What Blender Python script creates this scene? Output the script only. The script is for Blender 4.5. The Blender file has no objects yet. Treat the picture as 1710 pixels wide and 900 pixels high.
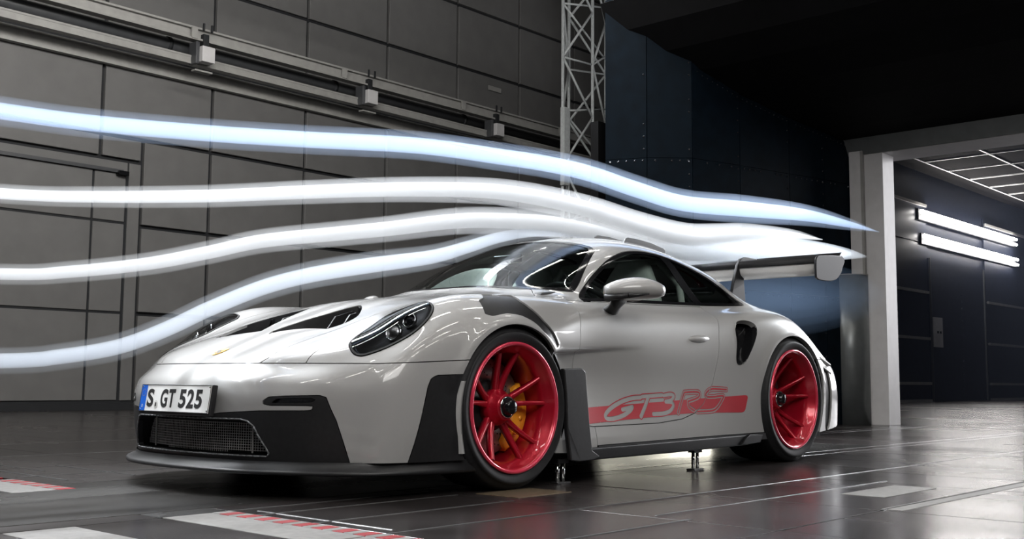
import bpy, bmesh, math, random
import numpy as np
from mathutils import Vector, Matrix, Euler
random.seed(7); np.random.seed(7)
C = bpy.context.scene.collection
sc = bpy.context.scene

# ------------------------------------------------------------------ camera, world, lights, exposure
def make_camera():
    yaw, pitch, roll, F = 0.73188598, 0.10121411, 0.00716994, 1834.63588
    f = Vector((math.cos(pitch)*math.cos(yaw), math.cos(pitch)*math.sin(yaw), math.sin(pitch)))
    r = Vector((math.sin(yaw), -math.cos(yaw), 0)); u = r.cross(f)
    r2 = math.cos(roll)*r + math.sin(roll)*u; u2 = -math.sin(roll)*r + math.cos(roll)*u
    cd = bpy.data.cameras.new('camera'); cd.sensor_width = 36; cd.lens = F*36/1710
    cd.clip_start = .05; cd.clip_end = 200
    o = bpy.data.objects.new('camera', cd); C.objects.link(o)
    o.matrix_world = Matrix(((r2.x, u2.x, -f.x, -3.48658154), (r2.y, u2.y, -f.y, -4.05108308),
                             (r2.z, u2.z, -f.z, .45530945), (0, 0, 0, 1)))
    sc.camera = o
make_camera()
sc.view_settings.view_transform = 'Standard'; sc.view_settings.look = 'None'
sc.view_settings.gamma = 1; sc.view_settings.use_curve_mapping = False
sc.view_settings.exposure = 0.0
sc.cycles.volume_bounces = 1
w = bpy.data.worlds.new('world'); sc.world = w; w.use_nodes = True
w.node_tree.nodes['Background'].inputs[0].default_value = (.5, .55, .62, 1)
w.node_tree.nodes['Background'].inputs[1].default_value = .03

def area(name, loc, target, size, power, color=(1, 1, 1), spread=180):
    l = bpy.data.lights.new(name, 'AREA'); l.shape = 'RECTANGLE'; l.size, l.size_y = size
    l.energy = power; l.color = color; l.spread = math.radians(spread)
    o = bpy.data.objects.new(name, l); C.objects.link(o); o.location = loc
    o.rotation_euler = (Vector(target)-Vector(loc)).to_track_quat('-Z', 'Y').to_euler()
    return o
def spot(name, loc, target, power, angle, blend=.5, color=(1, 1, 1), radius=.1):
    l = bpy.data.lights.new(name, 'SPOT'); l.energy = power; l.spot_size = math.radians(angle); l.spot_blend = blend
    l.color = color; l.shadow_soft_size = radius
    o = bpy.data.objects.new(name, l); C.objects.link(o); o.location = loc
    o.rotation_euler = (Vector(target)-Vector(loc)).to_track_quat('-Z', 'Y').to_euler()
    return o
area('added_side_fill', (-3.0, -6.0, 4.6), (.7, 0, .5), (4.5, 2.5), 215, (1, .98, .955))  # added fill light that brightens the camera side of the car
area('wall_wash_light', (2, 3.0, 6.6), (6, 11, 3.2), (9, 1.2), 540, (1, .985, .96))
sheet = area('smoke_sheet_light', (-.5, 0, 6.2), (-.5, 0, 0), (10.0, .18), 40, (.92, .96, 1), 8)
sheet.rotation_euler = (0, 0, 0)
back = area('smoke_back_light', (.3, 4.4, 5.7), (.3, .2, 1.4), (11.5, .5), 440, (.93, .96, 1), 60)  # added out of view behind the smoke to brighten the streams
area('wake_light', (7.6, -1.4, 2.85), (2.6, .1, 1.45), (1.0, .3), 38, (.93, .96, 1), 70)  # added under the collector roof, unseen, to brighten the rear smoke
area('rear_floor_light', (4.75, 1.75, .30), (-.5, -1.2, .05), (1.2, .5), 8, (1, .96, .80), 140)

# ------------------------------------------------------------------ materials
def mat(name, color, rough=.5, metal=0., coat=0., spec=.5, alpha=None, emit=None, trans=0., ior=1.45):
    m = bpy.data.materials.new(name); m.use_nodes = True
    b = m.node_tree.nodes['Principled BSDF']
    b.inputs['Base Color'].default_value = (*color, 1); b.inputs['Roughness'].default_value = rough
    b.inputs['Metallic'].default_value = metal; b.inputs['Coat Weight'].default_value = coat
    b.inputs['Coat Roughness'].default_value = .03
    b.inputs['Specular IOR Level'].default_value = spec; b.inputs['IOR'].default_value = ior
    b.inputs['Transmission Weight'].default_value = trans
    if emit: b.inputs['Emission Color'].default_value = (*emit[0], 1); b.inputs['Emission Strength'].default_value = emit[1]
    return m
def vary(m, scale=5., amount=.15, bump=0., stretch=(1, 1, 1), rough=None, detail=6, coords='Object'):
    """noise over base colour, optionally roughness and bump"""
    nt = m.node_tree; b = nt.nodes['Principled BSDF']; col = b.inputs['Base Color'].default_value[:3]
    tc = nt.nodes.new('ShaderNodeTexCoord'); mp = nt.nodes.new('ShaderNodeMapping'); mp.inputs['Scale'].default_value = stretch
    no = nt.nodes.new('ShaderNodeTexNoise'); no.inputs['Scale'].default_value = scale; no.inputs['Detail'].default_value = detail
    nt.links.new(tc.outputs[coords], mp.inputs[0]); nt.links.new(mp.outputs[0], no.inputs['Vector'])
    cr = nt.nodes.new('ShaderNodeValToRGB'); cr.color_ramp.elements[0].position = .3; cr.color_ramp.elements[1].position = .7
    cr.color_ramp.elements[0].color = (*[c*(1-amount) for c in col], 1); cr.color_ramp.elements[1].color = (*[min(1, c*(1+amount)) for c in col], 1)
    nt.links.new(no.outputs[0], cr.inputs[0]); nt.links.new(cr.outputs[0], b.inputs['Base Color'])
    if rough:
        mr = nt.nodes.new('ShaderNodeMapRange'); mr.inputs['From Min'].default_value = .3; mr.inputs['From Max'].default_value = .7
        mr.inputs['To Min'].default_value, mr.inputs['To Max'].default_value = rough
        nt.links.new(no.outputs[0], mr.inputs[0]); nt.links.new(mr.outputs[0], b.inputs['Roughness'])
    if bump:
        bp = nt.nodes.new('ShaderNodeBump'); bp.inputs['Strength'].default_value = 1; bp.inputs['Distance'].default_value = bump
        nt.links.new(no.outputs[0], bp.inputs['Height']); nt.links.new(bp.outputs[0], b.inputs['Normal'])
    return m
M = {}
M['paint'] = vary(mat('car_paint_grey', (.355, .352, .346), .33, 0, 1.0), 900, .03, detail=2)
M['black'] = vary(mat('satin_black_plastic', (.014, .014, .015), .42), 60, .2)
M['gloss_black'] = vary(mat('gloss_black', (.008, .008, .009), .12), 20, .1)
M['seam'] = mat('seam_black', (.004, .004, .004), .8)
M['carbon'] = vary(mat('dark_carbon', (.008, .008, .009), .45, 0, 0, .3), 200, .4)
M['rubber'] = vary(mat('tyre_rubber', (.012, .012, .013), .62, spec=.35), 80, .25)
M['red'] = mat('red_wheel_paint', (.42, .006, .022), .3, .35, .6)
M['decal'] = mat('red_decal', (.42, .004, .016), .4, 0, .2)
M['chrome'] = mat('bright_metal', (.75, .75, .74), .15, 1)
M['steel'] = vary(mat('brushed_steel', (.5, .5, .5), .3, 1), 120, .15)
M['disc'] = vary(mat('brake_disc_metal', (.42, .40, .40), .32, .9), 150, .15)
M['yellow'] = mat('caliper_yellow', (.85, .32, .02), .35, 0, .6)
M['white'] = mat('plate_white', (.78, .78, .76), .4)
M['ink'] = mat('plate_ink', (.02, .02, .02), .5)
M['blue'] = mat('plate_blue', (.01, .12, .6), .4)
M['glass'] = mat('window_glass', (.85, .95, .93), .0, 0, 0, .5, trans=1., ior=1.02)
M['seat'] = vary(mat('pale_seat_shell', (.55, .55, .52), .5), 40, .08)

# ------------------------------------------------------------------ helpers
def link(o, parent=None):
    C.objects.link(o)
    if parent: o.parent = parent
    return o
def empty(name, loc=(0, 0, 0), rz=0, label=None, cat=None, group=None):
    o = bpy.data.objects.new(name, None); C.objects.link(o); o.location = loc; o.rotation_euler[2] = rz
    if label: o['label'] = label
    if cat: o['category'] = cat
    if group: o['group'] = group
    return o
def tag(o, label=None, cat=None, group=None, kind=None):
    for k, v in (('label', label), ('category', cat), ('group', group), ('kind', kind)):
        if v: o[k] = v
    return o
def bm_obj(name, bm, m, parent=None, smooth=False):
    me = bpy.data.meshes.new(name); bm.to_mesh(me); bm.free()
    if m: me.materials.append(m)
    if smooth:
        for p in me.polygons: p.use_smooth = True
    return link(bpy.data.objects.new(name, me), parent)
def box(bm, c, s, rot=None):
    r = bmesh.ops.create_cube(bm, size=1)
    mt = Matrix.Translation(c) @ (rot.to_matrix().to_4x4() if rot else Matrix()) @ Matrix.Diagonal((*s, 1))
    bmesh.ops.transform(bm, matrix=mt, verts=r['verts']); return r['verts']
def bar(bm, a, b, r, n=8, r2=None):
    a, b = Vector(a), Vector(b); d = b-a
    g = bmesh.ops.create_cone(bm, cap_ends=True, segments=n, radius1=r, radius2=r if r2 is None else r2, depth=d.length)
    q = d.to_track_quat('Z', 'Y').to_matrix().to_4x4()
    bmesh.ops.transform(bm, matrix=Matrix.Translation((a+b)/2) @ q, verts=g['verts']); return g['verts']
def lathe(bm, prof, n=96, axis='Y', close=False):
    """profile (radius, offset along axis) revolved"""
    rings = []
    for r, h in prof:
        ring = []
        for k in range(n):
            a = 2*math.pi*k/n
            p = (r*math.cos(a), h, r*math.sin(a)) if axis == 'Y' else (r*math.cos(a), r*math.sin(a), h)
            ring.append(bm.verts.new(p))
        rings.append(ring)
    m = len(rings)
    for i in range(m if close else m-1):
        A, B = rings[i], rings[(i+1) % m]
        for k in range(n): bm.faces.new((A[k], A[(k+1) % n], B[(k+1) % n], B[k]))
    return rings
def prism(bm, poly, h0, h1, axes='xz'):
    """polygon in two axes, extruded along the third from h0 to h1"""
    def P(p, h):
        if axes == 'xz': return (p[0], h, p[1])
        if axes == 'xy': return (p[0], p[1], h)
        return (h, p[0], p[1])
    A = [bm.verts.new(P(p, h0)) for p in poly]; B = [bm.verts.new(P(p, h1)) for p in poly]
    bm.faces.new(A); bm.faces.new(B[::-1])
    for i in range(len(poly)): bm.faces.new((A[i-1], A[i], B[i], B[i-1]))
    bmesh.ops.recalc_face_normals(bm, faces=bm.faces)
def bevel(o, w=.004, seg=2, angle=35):
    md = o.modifiers.new('bevel', 'BEVEL'); md.width = w; md.segments = seg; md.limit_method = 'ANGLE'; md.angle_limit = math.radians(angle)
    for p in o.data.polygons: p.use_smooth = True
    md2 = o.modifiers.new('wn', 'WEIGHTED_NORMAL'); md2.keep_sharp = True
    return o
def catmull(pts, n=8, closed=False):
    pts = [np.array(p, float) for p in pts]; out = []
    m = len(pts)
    rng = range(m if closed else m-1)
    for i in rng:
        p1, p2 = pts[i], pts[(i+1) % m]
        p0 = pts[i-1] if (closed or i > 0) else 2*p1-p2
        p3 = pts[(i+2) % m] if (closed or i+2 < m) else 2*p2-p1
        for k in range(n):
            t = k/n
            out.append(.5*((2*p1)+(-p0+p2)*t+(2*p0-5*p1+4*p2-p3)*t*t+(-p0+3*p1-3*p2+p3)*t**3))
    if not closed: out.append(pts[-1])
    return np.array(out)

# ------------------------------------------------------------------ the body surface: a Catmull-Clark cage fitted through these points
ST = [  # x, then (half width, height[, own x]) for eleven lines from the sill up to the centre line
 (-.66, (.858,.14),(.868,.24),(.874,.35),(.870,.44),(.843,.495),(.79,.536),(.69,.566,-.69),(.56,.568,-.755),(.42,.575,-.80),(.25,.575,-.815),(0,.574,-.82)),
 (-.55, (.898,.14),(.910,.24),(.914,.36),(.910,.48),(.883,.565),(.818,.605),(.71,.654),(.59,.654),(.45,.664),(.25,.680),(0,.686)),
 (-.40, (.925,.14),(.935,.25),(.938,.38),(.935,.52),(.910,.63),(.846,.692),(.73,.744),(.60,.732),(.45,.722),(.25,.735),(0,.740)),
 (-.18, (.940,.14),(.948,.25),(.952,.40),(.952,.56),(.935,.68),(.862,.762),(.74,.815),(.61,.802),(.45,.788),(.25,.804),(0,.810)),
 (.05,  (.940,.14),(.948,.25),(.955,.40),(.956,.57),(.943,.70),(.865,.790),(.745,.836),(.63,.828),(.46,.828),(.25,.848),(0,.854)),
 (.30,  (.920,.14),(.920,.24),(.915,.38),(.915,.53),(.925,.67),(.855,.793),(.745,.845),(.64,.845),(.46,.860),(.25,.880),(0,.887)),
 (.55,  (.905,.13),(.900,.22),(.880,.36),(.872,.50),(.893,.65),(.840,.788),(.740,.846),(.66,.862),(.47,.900),(.26,.952),(0,.970)),
 (.80,  (.905,.13),(.900,.21),(.875,.35),(.868,.50),(.882,.65),(.832,.785),(.735,.850),(.655,.905),(.53,.995),(.28,1.070),(0,1.093)),
 (1.10, (.905,.13),(.902,.22),(.885,.36),(.880,.50),(.880,.65),(.825,.788),(.735,.858),(.640,1.010),(.555,1.115),(.3,1.196),(0,1.222)),
 (1.40, (.908,.13),(.905,.22),(.892,.36),(.888,.50),(.882,.65),(.825,.793),(.735,.864),(.640,1.045),(.550,1.172),(.3,1.256),(0,1.278)),
 (1.75, (.915,.13),(.915,.23),(.910,.37),(.905,.51),(.895,.66),(.832,.803),(.728,.876),(.625,1.045),(.530,1.172),(.3,1.264),(0,1.293)),
 (2.05, (.930,.14),(.935,.24),(.938,.38),(.936,.53),(.925,.68),(.855,.830),(.715,.893),(.612,1.040),(.512,1.142),(.3,1.224),(0,1.253)),
 (2.30, (.945,.14),(.950,.25),(.955,.39),(.955,.55),(.943,.70),(.875,.848),(.712,.905),(.605,1.000),(.500,1.090),(.28,1.165),(0,1.190)),
 (2.60, (.945,.15),(.950,.26),(.957,.40),(.957,.56),(.945,.70),(.872,.828),(.730,.890),(.590,.940),(.460,1.000),(.27,1.055),(0,1.075)),
 (2.90, (.935,.17),(.940,.28),(.945,.40),(.935,.52),(.905,.63),(.830,.715),(.710,.775),(.580,.865),(.440,.890),(.26,.935),(0,.950)),
 (3.15, (.880,.20),(.885,.30),(.885,.40),(.872,.49),(.840,.56),(.765,.625),(.670,.690),(.560,.745),(.440,.800),(.26,.825),(0,.832)),
]
FRONT = [  # columns wrapping the nose from the centre line: half width, then (x, z) for six lines
 (0,   (-.985,.14),(-1.000,.22),(-1.012,.32),(-1.015,.40),(-.992,.462),(-.935,.515)),
 (.2,  (-.973,.14),(-.988,.22),(-1.000,.32),(-1.004,.40),(-.981,.462),(-.925,.514)),
 (.38, (-.945,.14),(-.958,.22),(-.970,.32),(-.975,.40),(-.950,.460),(-.890,.513)),
 (.52, (-.893,.14),(-.908,.22),(-.920,.32),(-.922,.40),(-.896,.458),(-.835,.510)),
 (.66, (-.818,.14),(-.833,.22),(-.845,.32),(-.846,.40),(-.822,.456),(-.765,.508)),
 (.78, (-.725,.14),(-.738,.23),(-.748,.34),(-.746,.41),(-.728,.460),(-.700,.508)),
]
TAIL = [  # the same six lines across the tail, outermost first
 (.70, (3.30,.22),(3.32,.30),(3.33,.40),(3.32,.48),(3.30,.54),(3.26,.600)),
 (.60, (3.37,.22),(3.39,.31),(3.41,.41),(3.41,.50),(3.39,.58),(3.35,.650)),
 (.50, (3.41,.22),(3.43,.31),(3.45,.43),(3.46,.54),(3.45,.63),(3.42,.700)),
 (.38, (3.43,.22),(3.45,.31),(3.47,.43),(3.48,.55),(3.48,.66),(3.46,.735)),
 (.2,  (3.44,.22),(3.46,.31),(3.48,.43),(3.49,.55),(3.50,.68),(3.49,.755)),
 (0,   (3.45,.22),(3.47,.31),(3.49,.43),(3.50,.55),(3.51,.68),(3.50,.760)),
]
def build_cage():
    V, idx = [], {}
    def v(p):
        k = (round(p[0], 4), round(p[1], 4), round(p[2], 4))
        if k not in idx: idx[k] = len(V); V.append(p)
        return idx[k]
    F = []
    for s in (-1, 1):
        side = []     # columns of six
        for y, *zs in FRONT: side.append([v((x, s*y, z)) for x, z in zs])
        for x, *yz in ST: side.append([v((q[2] if len(q) > 2 else x, s*q[0], q[1])) for q in yz[:6]])
        for y, *zs in TAIL: side.append([v((x, s*y, z)) for x, z in zs])
        top = [[side[5-k][5] for k in range(6)]]              # nose row, from corner (line 5) to the centre (line 10)
        for i, (x, *yz) in enumerate(ST): top.append([side[6+i][5]]+[v((q[2] if len(q) > 2 else x, s*q[0], q[1])) for q in yz[6:]])
        n = 6+len(ST); top.append([side[n+k][5] for k in range(6)])
        for g, flip in ((side, False), (top, True)):
            for a in range(len(g)-1):
                for b in range(5):
                    q = [g[a][b], g[a+1][b], g[a+1][b+1], g[a][b+1]]
                    if g is top: q = [g[a][b], g[a+1][b], g[a+1][b+1], g[a][b+1]]
                    if s > 0: q = q[::-1]
                    F.append(q)
    return np.array(V, float), F
def fit_limit(V, F, iters=25):
    """move the cage so that the limit surface passes through V"""
    n = len(V); ecount = {}
    for f in F:
        for i in range(4):
            e = tuple(sorted((f[i], f[(i+1) % 4]))); ecount[e] = ecount.get(e, 0)+1
    nb = [set() for _ in range(n)]; opp = [[] for _ in range(n)]; bd = [[] for _ in range(n)]
    for (a, b), c in ecount.items():
        nb[a].add(b); nb[b].add(a)
        if c == 1: bd[a].append(b); bd[b].append(a)
    for f in F:
        for i in range(4): opp[f[i]].append(f[(i+2) % 4])
    A = np.zeros((n, n))
    for i in range(n):
        if bd[i]:
            A[i, i] = 4/6
            for j in bd[i]: A[i, j] += 1/6
        else:
            k = len(nb[i]); t = k*(k+5)
            A[i, i] = k*k/t
            for j in nb[i]: A[i, j] += 4/t
            for j in opp[i]: A[i, j] += 1/t
    P = V.copy()
    for _ in range(iters): P += .9*(V-A@P)
    return P
def eval_body(level=4):
    V, F = build_cage(); P = fit_limit(V, F)
    me = bpy.data.meshes.new('tmp'); me.from_pydata(P.tolist(), [], F)
    o = bpy.data.objects.new('tmp', me); C.objects.link(o)
    md = o.modifiers.new('s', 'SUBSURF'); md.levels = level; md.boundary_smooth = 'ALL'
    dg = bpy.context.evaluated_depsgraph_get(); ev = o.evaluated_get(dg); m2 = ev.to_mesh()
    n = len(m2.vertices); co = np.empty(n*3); m2.vertices.foreach_get('co', co)
    no = np.empty(n*3); m2.vertex_normals.foreach_get('vector', no)
    q = np.empty(len(m2.polygons)*4, int); m2.polygons.foreach_get('vertices', q); q = q.reshape(-1, 4)
    ev.to_mesh_clear(); bpy.data.objects.remove(o); bpy.data.meshes.remove(me)
    co = co.reshape(-1, 3); no = no.reshape(-1, 3)
    c = co[q].mean(1)-np.array((1.2, 0, .5))
    if ((no[q[:, 0]]*c).sum(1)).mean() < 0: no = -no; q = q[:, ::-1]
    return co, no, np.concatenate([q[:, [0, 1, 2]], q[:, [0, 2, 3]]])
class Skin:
    def __init__(s, co, no, t): s.co, s.no, s.t = co, no, t
    def split(s, fn):
        """cut along fn = 0; returns (fn < 0, fn > 0)"""
        f = np.asarray(fn(s.co), float) if callable(fn) else fn
        f = np.where(np.abs(f) < 1e-7, 1e-7, f); neg = f < 0
        T = s.t; k = neg[T].sum(1)
        cr = (k > 0) & (k < 3); X = T[cr]
        outn, outp = [T[k == 3]], [T[k == 0]]
        co, no = s.co, s.no
        if len(X):
            kk = neg[X].sum(1); lone_neg = kk == 1
            which = np.where(lone_neg, neg[X].argmax(1), (~neg[X]).argmax(1))
            r = np.arange(len(X)); a = X[r, which]; b = X[r, (which+1) % 3]; c = X[r, (which+2) % 3]
            e = np.concatenate([np.stack([a, b], 1), np.stack([a, c], 1)]); es = np.sort(e, 1)
            u, inv = np.unique(es, axis=0, return_inverse=True); inv = inv.ravel()
            fa, fb = f[u[:, 0]], f[u[:, 1]]; t = (fa/(fa-fb))[:, None]; t = np.clip(t, .001, .999)
            nc = co[u[:, 0]]*(1-t)+co[u[:, 1]]*t; nn = no[u[:, 0]]*(1-t)+no[u[:, 1]]*t
            nn /= np.linalg.norm(nn, axis=1)[:, None]+1e-12
            base = len(co); co = np.concatenate([co, nc]); no = np.concatenate([no, nn])
            ab = base+inv[:len(X)]; ac = base+inv[len(X):]
            tip = np.stack([a, ab, ac], 1); q1 = np.stack([ab, b, c], 1); q2 = np.stack([ab, c, ac], 1)
            outn += [tip[lone_neg], q1[~lone_neg], q2[~lone_neg]]; outp += [tip[~lone_neg], q1[lone_neg], q2[lone_neg]]
        return Skin(co, no, np.concatenate(outn)).compact(), Skin(co, no, np.concatenate(outp)).compact()
    def compact(s):
        u, inv = np.unique(s.t, return_inverse=True)
        return Skin(s.co[u], s.no[u], inv.reshape(-1, 3).astype(int)) if len(u) else s
    def both(s, o):
        return Skin(np.concatenate([s.co, o.co]), np.concatenate([s.no, o.no]), np.concatenate([s.t, o.t+len(s.co)]))
    def shift(s, d): return Skin(s.co+s.no*d, s.no, s.t)
    def refine(s, times=1):
        for _ in range(times):
            T = s.t; e = np.sort(np.concatenate([T[:, [0, 1]], T[:, [1, 2]], T[:, [2, 0]]]), 1)
            u, inv = np.unique(e, axis=0, return_inverse=True); inv = inv.ravel(); n = len(T)
            nc = (s.co[u[:, 0]]+s.co[u[:, 1]])/2; nn = s.no[u[:, 0]]+s.no[u[:, 1]]; nn /= np.linalg.norm(nn, axis=1)[:, None]
            b = len(s.co); x, y, z = b+inv[:n], b+inv[n:2*n], b+inv[2*n:]
            s = Skin(np.concatenate([s.co, nc]), np.concatenate([s.no, nn]),
                     np.concatenate([np.stack(q, 1) for q in ((T[:, 0], x, z), (x, T[:, 1], y), (z, y, T[:, 2]), (x, y, z))]))
        return s
    def obj(s, name, m, parent=None, rim=.012, lip=None):
        """link as one mesh; a rim turned inward along every open edge gives the sheet its thickness"""
        T = s.t; co, no = s.co, s.no
        if not len(T): return None
        if rim:
            e = np.concatenate([T[:, [0, 1]], T[:, [1, 2]], T[:, [2, 0]]]); es = np.sort(e, 1)
            u, ix, cnt = np.unique(es, axis=0, return_index=True, return_counts=True)
            E = e[ix[cnt == 1]]
            E = E[(np.abs(co[E[:, 0], 1]) > 1e-4) | (np.abs(co[E[:, 1], 1]) > 1e-4)]
            bv, inv = np.unique(E, return_inverse=True); inv = inv.reshape(-1, 2)
            # rim normals: in-surface outward direction
            ed = co[E[:, 1]]-co[E[:, 0]]; side = np.cross(ed, no[E[:, 0]]); side /= np.linalg.norm(side, axis=1)[:, None]+1e-12
            rn = np.zeros((len(bv), 3)); np.add.at(rn, inv[:, 0], side); np.add.at(rn, inv[:, 1], side); rn /= np.linalg.norm(rn, axis=1)[:, None]+1e-12
            n0 = len(co); m0 = len(bv)
            co = np.concatenate([co, co[bv], co[bv]-no[bv]*rim]); no = np.concatenate([no, rn, rn])
            A, B = n0+inv[:, 0], n0+inv[:, 1]; D, G = A+m0, B+m0
            T = np.concatenate([T, np.stack([A, D, G], 1), np.stack([A, G, B], 1)])
        me = bpy.data.meshes.new(name)
        me.vertices.add(len(co)); me.vertices.foreach_set('co', co.ravel())
        me.loops.add(len(T)*3); me.loops.foreach_set('vertex_index', T.ravel().astype(np.int32))
        me.polygons.add(len(T)); me.polygons.foreach_set('loop_start', np.arange(0, len(T)*3, 3, dtype=np.int32))
        me.polygons.foreach_set('use_smooth', np.ones(len(T), bool))
        me.update(calc_edges=True); me.materials.append(m)
        me.normals_split_custom_set_from_vertices(no.tolist())
        return link(bpy.data.objects.new(name, me), parent)
def poly_sd(P, poly):
    """signed distance in the plane to a closed polygon, negative inside"""
    A = np.asarray(poly, float); B = np.roll(A, -1, 0); d = np.full(len(P), 1e9); ins = np.zeros(len(P), bool)
    for a, b in zip(A, B):
        e = b-a; w_ = P-a; t = np.clip((w_@e)/(e@e+1e-18), 0, 1)
        d = np.minimum(d, np.linalg.norm(w_-t[:, None]*e, axis=1))
        c = ((a[1] > P[:, 1]) != (b[1] > P[:, 1])); den = b[1]-a[1] if abs(b[1]-a[1]) > 1e-12 else 1e-12
        ins ^= c & (P[:, 0] < (b[0]-a[0])*(P[:, 1]-a[1])/den+a[0])
    return np.where(ins, -d, d)
def line_sd(P, line):
    A = np.asarray(line, float); d = np.full(len(P), 1e9)
    for a, b in zip(A[:-1], A[1:]):
        e = b-a; w_ = P-a; t = np.clip((w_@e)/(e@e+1e-18), 0, 1)
        d = np.minimum(d, np.linalg.norm(w_-t[:, None]*e, axis=1))
    return d
XZ = lambda c: np.stack([c[:, 0], c[:, 2]], 1)
XY = lambda c: np.stack([c[:, 0], np.abs(c[:, 1])], 1)
YZ = lambda c: np.stack([np.abs(c[:, 1]), c[:, 2]], 1)
#BODY_END
# ------------------------------------------------------------------ cut the body surface into its panels
co, no, tri = eval_body(4)
def sculpt(co, no):
    ay = np.abs(co[:, 1]); d = np.zeros(len(co)); side = np.clip((ay-.72)/.1, 0, 1)
    for xc, zc, R_, A_ in ((0, .34, .352, .016), (2.457, .352, .378, .012)):
        r = np.hypot(co[:, 0]-xc, co[:, 2]-zc)
        d += A_*np.exp(-((r-R_-.012)/.032)**2)*side*np.clip((co[:, 2]-.40)/.12, 0, 1)
    # hollow under the crease behind the front wheel
    x, z = co[:, 0], co[:, 2]
    zl = .598+.055*(x-.35)
    t = np.clip((zl-z)/.022, 0, 1); t = t*t*(3-2*t)
    d -= .036*t*np.clip((z-.20)/.30, 0, 1)**.7*np.clip(1-(x-.34)/.72, 0, 1)**1.3*(x > .1)*side*np.clip((x-.2)/.12, 0, 1)
    # waist of the nose above the light slots
    t2 = np.exp(-((z-.425)/.03)**2)*np.clip((-.80-x)/.06, 0, 1)*np.clip((ay-.30)/.1, 0, 1)
    d -= .004*t2
    return co+no*d[:, None]
co = sculpt(co, no)
fn_ = np.cross(co[tri[:, 1]]-co[tri[:, 0]], co[tri[:, 2]]-co[tri[:, 0]]); n2 = np.zeros_like(no)
for k in range(3): np.add.at(n2, tri[:, k], fn_)
no = n2/(np.linalg.norm(n2, axis=1)[:, None]+1e-12)
body = Skin(co, no, tri)
seams = []
def carve(sk, fn, gap=.002):
    """returns inside, outside; the strip between becomes a recessed seam"""
    f = fn(sk.co)
    a, rest = sk.split(f+gap)
    f2 = fn(rest.co)
    strip, b = rest.split(f2-gap)
    if gap: seams.append(strip.shift(-.009))
    return a, b
def cut(sk, fn): return sk.split(fn)
def lr(sk): return sk.split(lambda c: c[:, 1])          # near side (y < 0), far side

# wheel arches
for xc, zc, R_ in ((0, .340, .356), (2.457, .352, .381)):
    _, body = cut(body, lambda c: np.hypot(c[:, 0]-xc, c[:, 2]-zc)-R_)
# windows
DLO = catmull([(.722,.850),(.84,.925),(.97,1.010),(1.10,1.085),(1.25,1.142),(1.40,1.168),(1.57,1.173),(1.75,1.158),(1.95,1.116),(2.12,1.062),(2.26,1.000),(2.345,.948),(2.352,.925),(2.30,.914),(2.15,.903),(1.80,.885),(1.37,.870),(.95,.858),(.76,.848)], 5, True)
def f_dlo(c): return np.maximum(poly_sd(XZ(c), DLO), .45-np.abs(c[:, 1]))
WS = catmull([(.415,0),(.445,.20),(.53,.40),(.66,.58),(.735,.645),(.80,.635),(.93,.585),(1.06,.530),(1.135,.487),(1.158,.42),(1.145,.25),(1.13,0),(1.145,-.25),(1.158,-.42),(1.135,-.487),(1.06,-.530),(.93,-.585),(.80,-.635),(.735,-.645),(.66,-.58),(.53,-.40),(.445,-.20)], 6, True)
def f_ws(c): return np.maximum(poly_sd(np.stack([c[:, 0], c[:, 1]], 1), WS), .84-c[:, 2])
RW = catmull([(2.02,0),(2.05,.22),(2.12,.36),(2.25,.385),(2.50,.36),(2.62,.30),(2.66,0),(2.62,-.30),(2.50,-.36),(2.25,-.385),(2.12,-.36),(2.05,-.22)], 6, True)
def f_rw(c): return np.maximum(poly_sd(np.stack([c[:, 0], c[:, 1]], 1), RW), .9-c[:, 2])
side_glass, body = carve(body, f_dlo)
windscreen, body = carve(body, f_ws)
rear_glass, body = carve(body, f_rw)
# front bumper below its seam, with the black lower fascia
def zseam(c): return .519+.055*np.clip(c[:, 0]+.66, 0, 1)
def f_bump(c): return np.maximum(c[:, 2]-zseam(c), c[:, 0]+.12)
bumper, body = carve(body, f_bump)
FAS = [(0,.310),(.20,.314),(.26,.322),(.46,.334),(.640,.337),(.660,.340),(.662,.354),(.640,.356),(.50,.355),(.476,.360),(.474,.372),(.497,.388),(.56,.392),(.680,.396),(.702,.388),(.716,.345),(.731,.300),(.748,.215),(.763,.12),(.763,.05),(-.1,.05),(-.1,.310)]
def f_fas(c): return np.maximum(poly_sd(YZ(c), FAS), c[:, 0]+.60)
fascia, bumper = carve(bumper, f_fas, .0015)
TRAP = [(-.575,.10),(-.545,.214),(-.522,.306),(-.494,.430),(-.478,.463),(-.45,.476),(-.30,.482),(-.2,.482),(-.2,.05),(-.575,.05)]
def f_trap(c): return poly_sd(XZ(c), TRAP)
side_vent, bumper = carve(bumper, f_trap, .0015)
MOUTH = [(-.1,.300),(.37,.300),(.405,.293),(.432,.272),(.478,.190),(.486,.170),(.476,.158),(-.1,.152)]
def f_mouth(c): return np.maximum(poly_sd(YZ(c), MOUTH), c[:, 0]+.80)
mouth_skin, fascia = cut(fascia, f_mouth)
SLOT = [(.505,.364),(.655,.368),(.672,.378),(.655,.386),(.53,.382)]
slot_skin, fascia = cut(fascia, lambda c: np.maximum(poly_sd(YZ(c), SLOT), c[:, 0]+.6))
# headlights
HL = catmull([(-.665,.648),(-.690,.700),(-.681,.742),(-.645,.770),(-.576,.806),(-.494,.835),(-.416,.832),(-.349,.801),(-.313,.750),(-.300,.690),(-.312,.630),(-.352,.592),(-.41,.584),(-.47,.592),(-.555,.606),(-.626,.626)], 5, True)
def f_hl(c): return np.maximum(poly_sd(XY(c), HL), .50-c[:, 2])
lamp_skin, body = carve(body, f_hl)
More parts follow.
